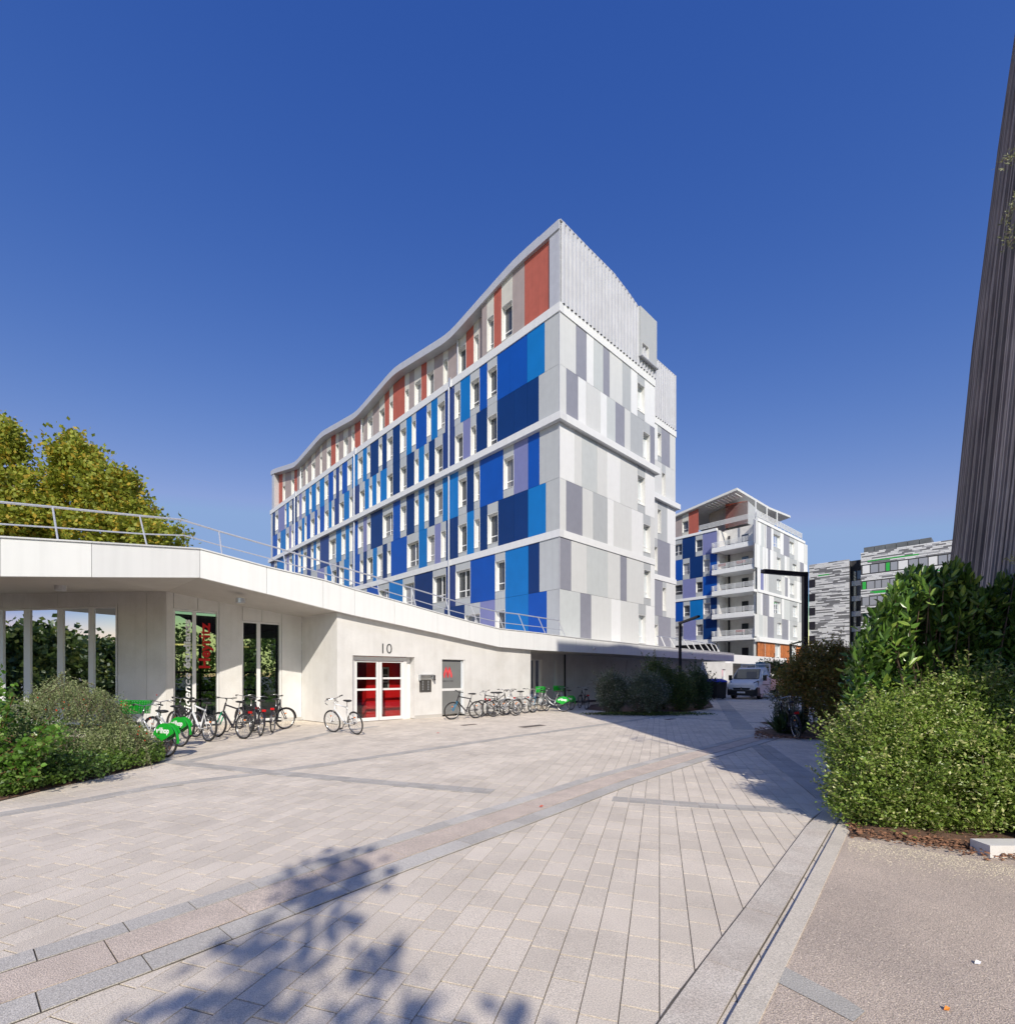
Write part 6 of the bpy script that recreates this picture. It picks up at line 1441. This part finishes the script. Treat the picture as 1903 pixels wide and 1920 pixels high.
# ------------------------------------------------------------------ trees
def tree(name, base, h, crown, lsize, n_, mat, label, seed, group=None, cl=260, cs=.5, tr=.22, shell=.35, zmin=.5, tm=None):
    t = empty(name, base, label, 'tree', group); Rr = random.Random(seed); m = MB()
    bx, by = base[0], base[1]; top = Vector((bx, by, h * .8))
    m.tube([(bx, by, 0), (bx + .1, by, h * .3), (bx - .05, by + .1, h * .6), tuple(top)], [tr, tr * .8, tr * .5, tr * .2], 9); m.build('trunk', tm or bark, t)
    m = MB()
    for i in range(16):
        c, r = crown[i % len(crown)][:2]; u = Vector((Rr.gauss(0, 1), Rr.gauss(0, 1), Rr.gauss(.2, 1))).normalized(); e_ = Vector((c[0] + u.x * r[0] * .75, c[1] + u.y * r[1] * .75, c[2] + u.z * r[2] * .75)); s_ = Vector((bx, by, h * Rr.uniform(.3, .65)))
        m.tube([s_, s_.lerp(e_, .5) + Vector((0, 0, .2)), e_], [tr * .35, tr * .2, tr * .06], 5)
    m.build('limb', tm or bark, t); P = [blob(int(n_ * c[2]), c[0], c[1], seed * 7 + i, shell=shell, cl=int(cl * c[2]), cs=cs, zmin=zmin) for i, c in enumerate(crown)]
    leafmesh('crown', np.concatenate(P), lsize, mat, t, seed, .75); return t
pb = pm('plane bark', (.30, .26, .20), .85, var=.35, scale=3)
def W3(px, py, Y): return (rat(px) * Y, Y, zat(py, Y))
tree('plane_tree', (rat(175) * 40, 40, 0), 20, [(W3(150, 905, 40), (2.6, 3, 3.4), 1), (W3(195, 930, 40), (2.9, 2.6, 2.2), .9), (W3(250, 985, 40), (2.6, 2.6, 1.8), .8), (W3(170, 1010, 40), (4.6, 3.2, 1.8), .9), (W3(222, 905, 40), (1.2, 1.4, .9), .25), (W3(140, 855, 40), (1.6, 2, 1.5), .4), (W3(300, 1010, 39), (1.9, 2, 1.2), .4), (W3(110, 960, 40), (2.2, 3, 3), .6)], .34, 4600, lm_plane, 'broad yellow green plane tree behind the roof railing, left of the tower', 2, 'plane trees behind the wing', cl=78, cs=.46, tm=pb, tr=.35)
tree('plane_tree', (rat(20) * 38, 38, 0), 19, [(W3(15, 930, 38), (2.8, 3, 2.8), 1), (W3(-20, 870, 38), (2.4, 2.6, 3), 1), (W3(50, 975, 38), (2.0, 2.6, 2.0), .7), (W3(0, 990, 38), (4.5, 3, 2), .8), (W3(-10, 815, 38), (1.6, 2, 1.2), .3)], .34, 4600, lm_plane, 'yellow green plane tree cut by the left edge of the picture', 3, 'plane trees behind the wing', cl=72, cs=.46, tm=pb, tr=.35)
# dark hedge trees behind the van
tree('dark_tree', (rat(1452) * 41, 41, 0), 4.4, [(W3(1445, 1275, 41), (1.6, 1.2, 1.6), 1), (W3(1480, 1272, 41), (1.5, 1.2, 1.5), .8)], .14, 5000, lm_far, 'dark tree behind the flatbed of the van', 5, cl=120, cs=.2, tr=.1, zmin=.1)
tree('dark_tree', (rat(1535) * 30, 30, 0), 4.0, [(W3(1530, 1270, 30), (1.8, 1.2, 1.5), 1)], .12, 4000, lm_far, 'dark bushy tree behind the bronze shrub', 6, cl=120, cs=.2, tr=.08, zmin=.1)
# willowy tree whose twigs hang in at the right edge
WL = empty('willow', (5.35, 4.6, 0), 'pale leafy willow twigs hanging in at the upper right edge', 'tree'); P = []; m = MB()
m.tube([(5.6, 4.4, 0), (5.45, 4.5, 3), (5.1, 4.6, 6)], [.07, .05, .02], 7); m.build('trunk', bark, WL); m = MB()
for (px0, py0, px1, py1) in ((1990, 360, 1886, 440), (1990, 300, 1884, 408), (1990, 340, 1895, 395), (1990, 270, 1880, 300), (1990, 400, 1890, 455), (1960, 1020, 1899, 1048), (1985, 350, 1900, 370)):
    A = Vector(W3(px0, py0, 4.6)); B = Vector(W3(px1, py1, 4.5)); m.tube([A, (A + B) / 2 + Vector((0, 0, .03)), B], [.005, .004, .002], 4)
    for k in range(130): P.append(tuple(A.lerp(B, g.random() ** .6) + Vector((g.gauss(0, .022), g.gauss(0, .05), g.gauss(-.01, .03)))))
m.build('twig', bark, WL); leafmesh('foliage', P, .035, leafmat('willow leaf', (.20, .22, .10), (.36, .37, .20)), WL, 21, .35)
# trees behind the viewer: they shade the foreground and show in the glass
tree('shade_tree', (.3, -6.4, 0), 8.2, [((.35, -6.0, 7.0), (.45, .6, 1.0), .4), ((.65, -6.1, 5.9), (1.1, .9, .9), .8), ((.6, -6.6, 5.0), (1.6, 1.2, .8), 1.1)], .15, 650, lm_far, 'small loose tree behind the viewer that shades the foreground paving', 31, cl=40, cs=.17, tr=.05, shell=.1)
tree('shade_tree', (-4.2, -6.0, 0), 6.6, [((-3.9, -5.6, 5.4), (.9, .9, .8), 1)], .15, 900, lm_far, 'small tree behind the viewer on the left', 32, cl=40, cs=.18, tr=.07, shell=.2)
Rg = random.Random(12)
for i in range(14):
    x = -34 + i * 7.2 + Rg.uniform(-1.5, 1.5); y = -22 - Rg.uniform(0, 6)
    if i >= 7: x = -38 - Rg.uniform(0, 4); y = 20 - (i - 7) * 5.0
    h = Rg.uniform(8.5, 12) if i < 7 else Rg.uniform(3.8, 5.2)
    tree('park_tree', (x, y, 0), h, [((x, y, h * .62), (3.6, 3, h * .36), 1), ((x + Rg.uniform(-1, 1), y, h * .8), (2.2, 2, h * .2), .5)], .42, 3000, lm_far, 'dark green tree', 40 + i, 'park trees behind the viewer', cl=110, cs=.45, tr=.2)['label'] = ['dark tree of the park row, far left behind the viewer', 'dark tree of the park row, second from its left end', 'dark tree of the park row, third from its left end', 'dark tree of the park row, left of the middle', 'dark tree of the park row, in its middle', 'dark tree of the park row, right of the middle', 'dark tree of the park row, at its right end', 'side park tree beyond the left edge, nearest the wing', 'side park tree beyond the left edge, second from the wing', 'side park tree beyond the left edge, third from the wing', 'side park tree beyond the left edge, fourth from the wing', 'side park tree beyond the left edge, third from the back', 'side park tree beyond the left edge, second from the back', 'side park tree beyond the left edge, furthest from the wing'][i]
hl = [blob(2200, (-36 - .8 * (i % 2), 20 - i * 3.4, 1.0), (2.4, 2.4, 1.3 + .6 * (i % 3)), 190 + i, shell=.2) for i in range(11)]
tag(leafmesh('park_hedge', np.concatenate(hl), .34, lm_far, None, 34, .7, kind=None), 'tall park hedge behind the viewer to the left, mirrored in the glazing', 'hedge', kind='stuff')
m = MB(); tag(leafmesh('park_hedge', np.concatenate([blob(2600, (-30 + i * 8, -19, 1.2), (5, 1, 1.5), 90 + i, shell=.2) for i in range(7)]), .3, lm_far, None, 33, .7, kind=None), 'dense hedge of the park behind the viewer', 'hedge', kind='stuff')

# garden behind the wing, seen through the glazed bays
hp = []
for i in range(8):
    c = P2(Bl, e, tB(480) - 6 + i * 2.3, n, -16.5); hp.append(blob(2600, (c.x, c.y, 1.9), (1.9, 1.6, 2.5), 300 + i, cl=60, cs=.3))
tag(leafmesh('garden_hedge', np.concatenate(hp), .22, leafmat('sunlit hedge leaf', (.07, .15, .02), (.18, .28, .04)), None, 71, .7, kind=None), 'sunlit garden hedge seen through the lettered window and the bay beside it', 'hedge', kind='stuff')
c = P2(Bl, e, tB(470), n, -11.5); m = MB(); m.obox((c.x, c.y), e, n, -12, 10, -7, 3.0, -.03, .0); tag(m.build('lawn', pm('lawn', (.12, .22, .04), .95, var=.3, scale=4, speck=.3)), kind='structure')
m = MB()
for k in range(5): q = P2(Bl, e, tB(340) + k * 1.5, n, -4.9); m.obox((q.x, q.y), e, n, -.04, .04, -.05, .05, 0, 3.4)
for z in (1.0, 1.75): m.obox(Bl, e, n, tB(312) - 1, tB(560), -4.95, -4.87, z, z + .07)
m.build('rear_window_frame', M['dark'], W)
for k, px in enumerate((345, 382, 480)):
    q = P2(Bl, e, tB(px), n, -2.6); m = MB(); m.obox((q.x, q.y), e, n, -.5, .5, -.05, .05, 2.75, 2.8)
    mm_ = bpy.data.materials.get('tube light') or bpy.data.materials.new('tube light'); mm_.use_nodes = True; mm_.node_tree.nodes['Principled BSDF'].inputs['Emission Color'].default_value = (1, .8, .25, 1); mm_.node_tree.nodes['Principled BSDF'].inputs['Emission Strength'].default_value = .9
    tag(m.build('tube_light', mm_), ['yellow tube lamp behind the white lettering', 'yellow tube lamp behind the red lettering', 'yellow tube lamp in the bay nearest the inner corner'][k], 'lamp')
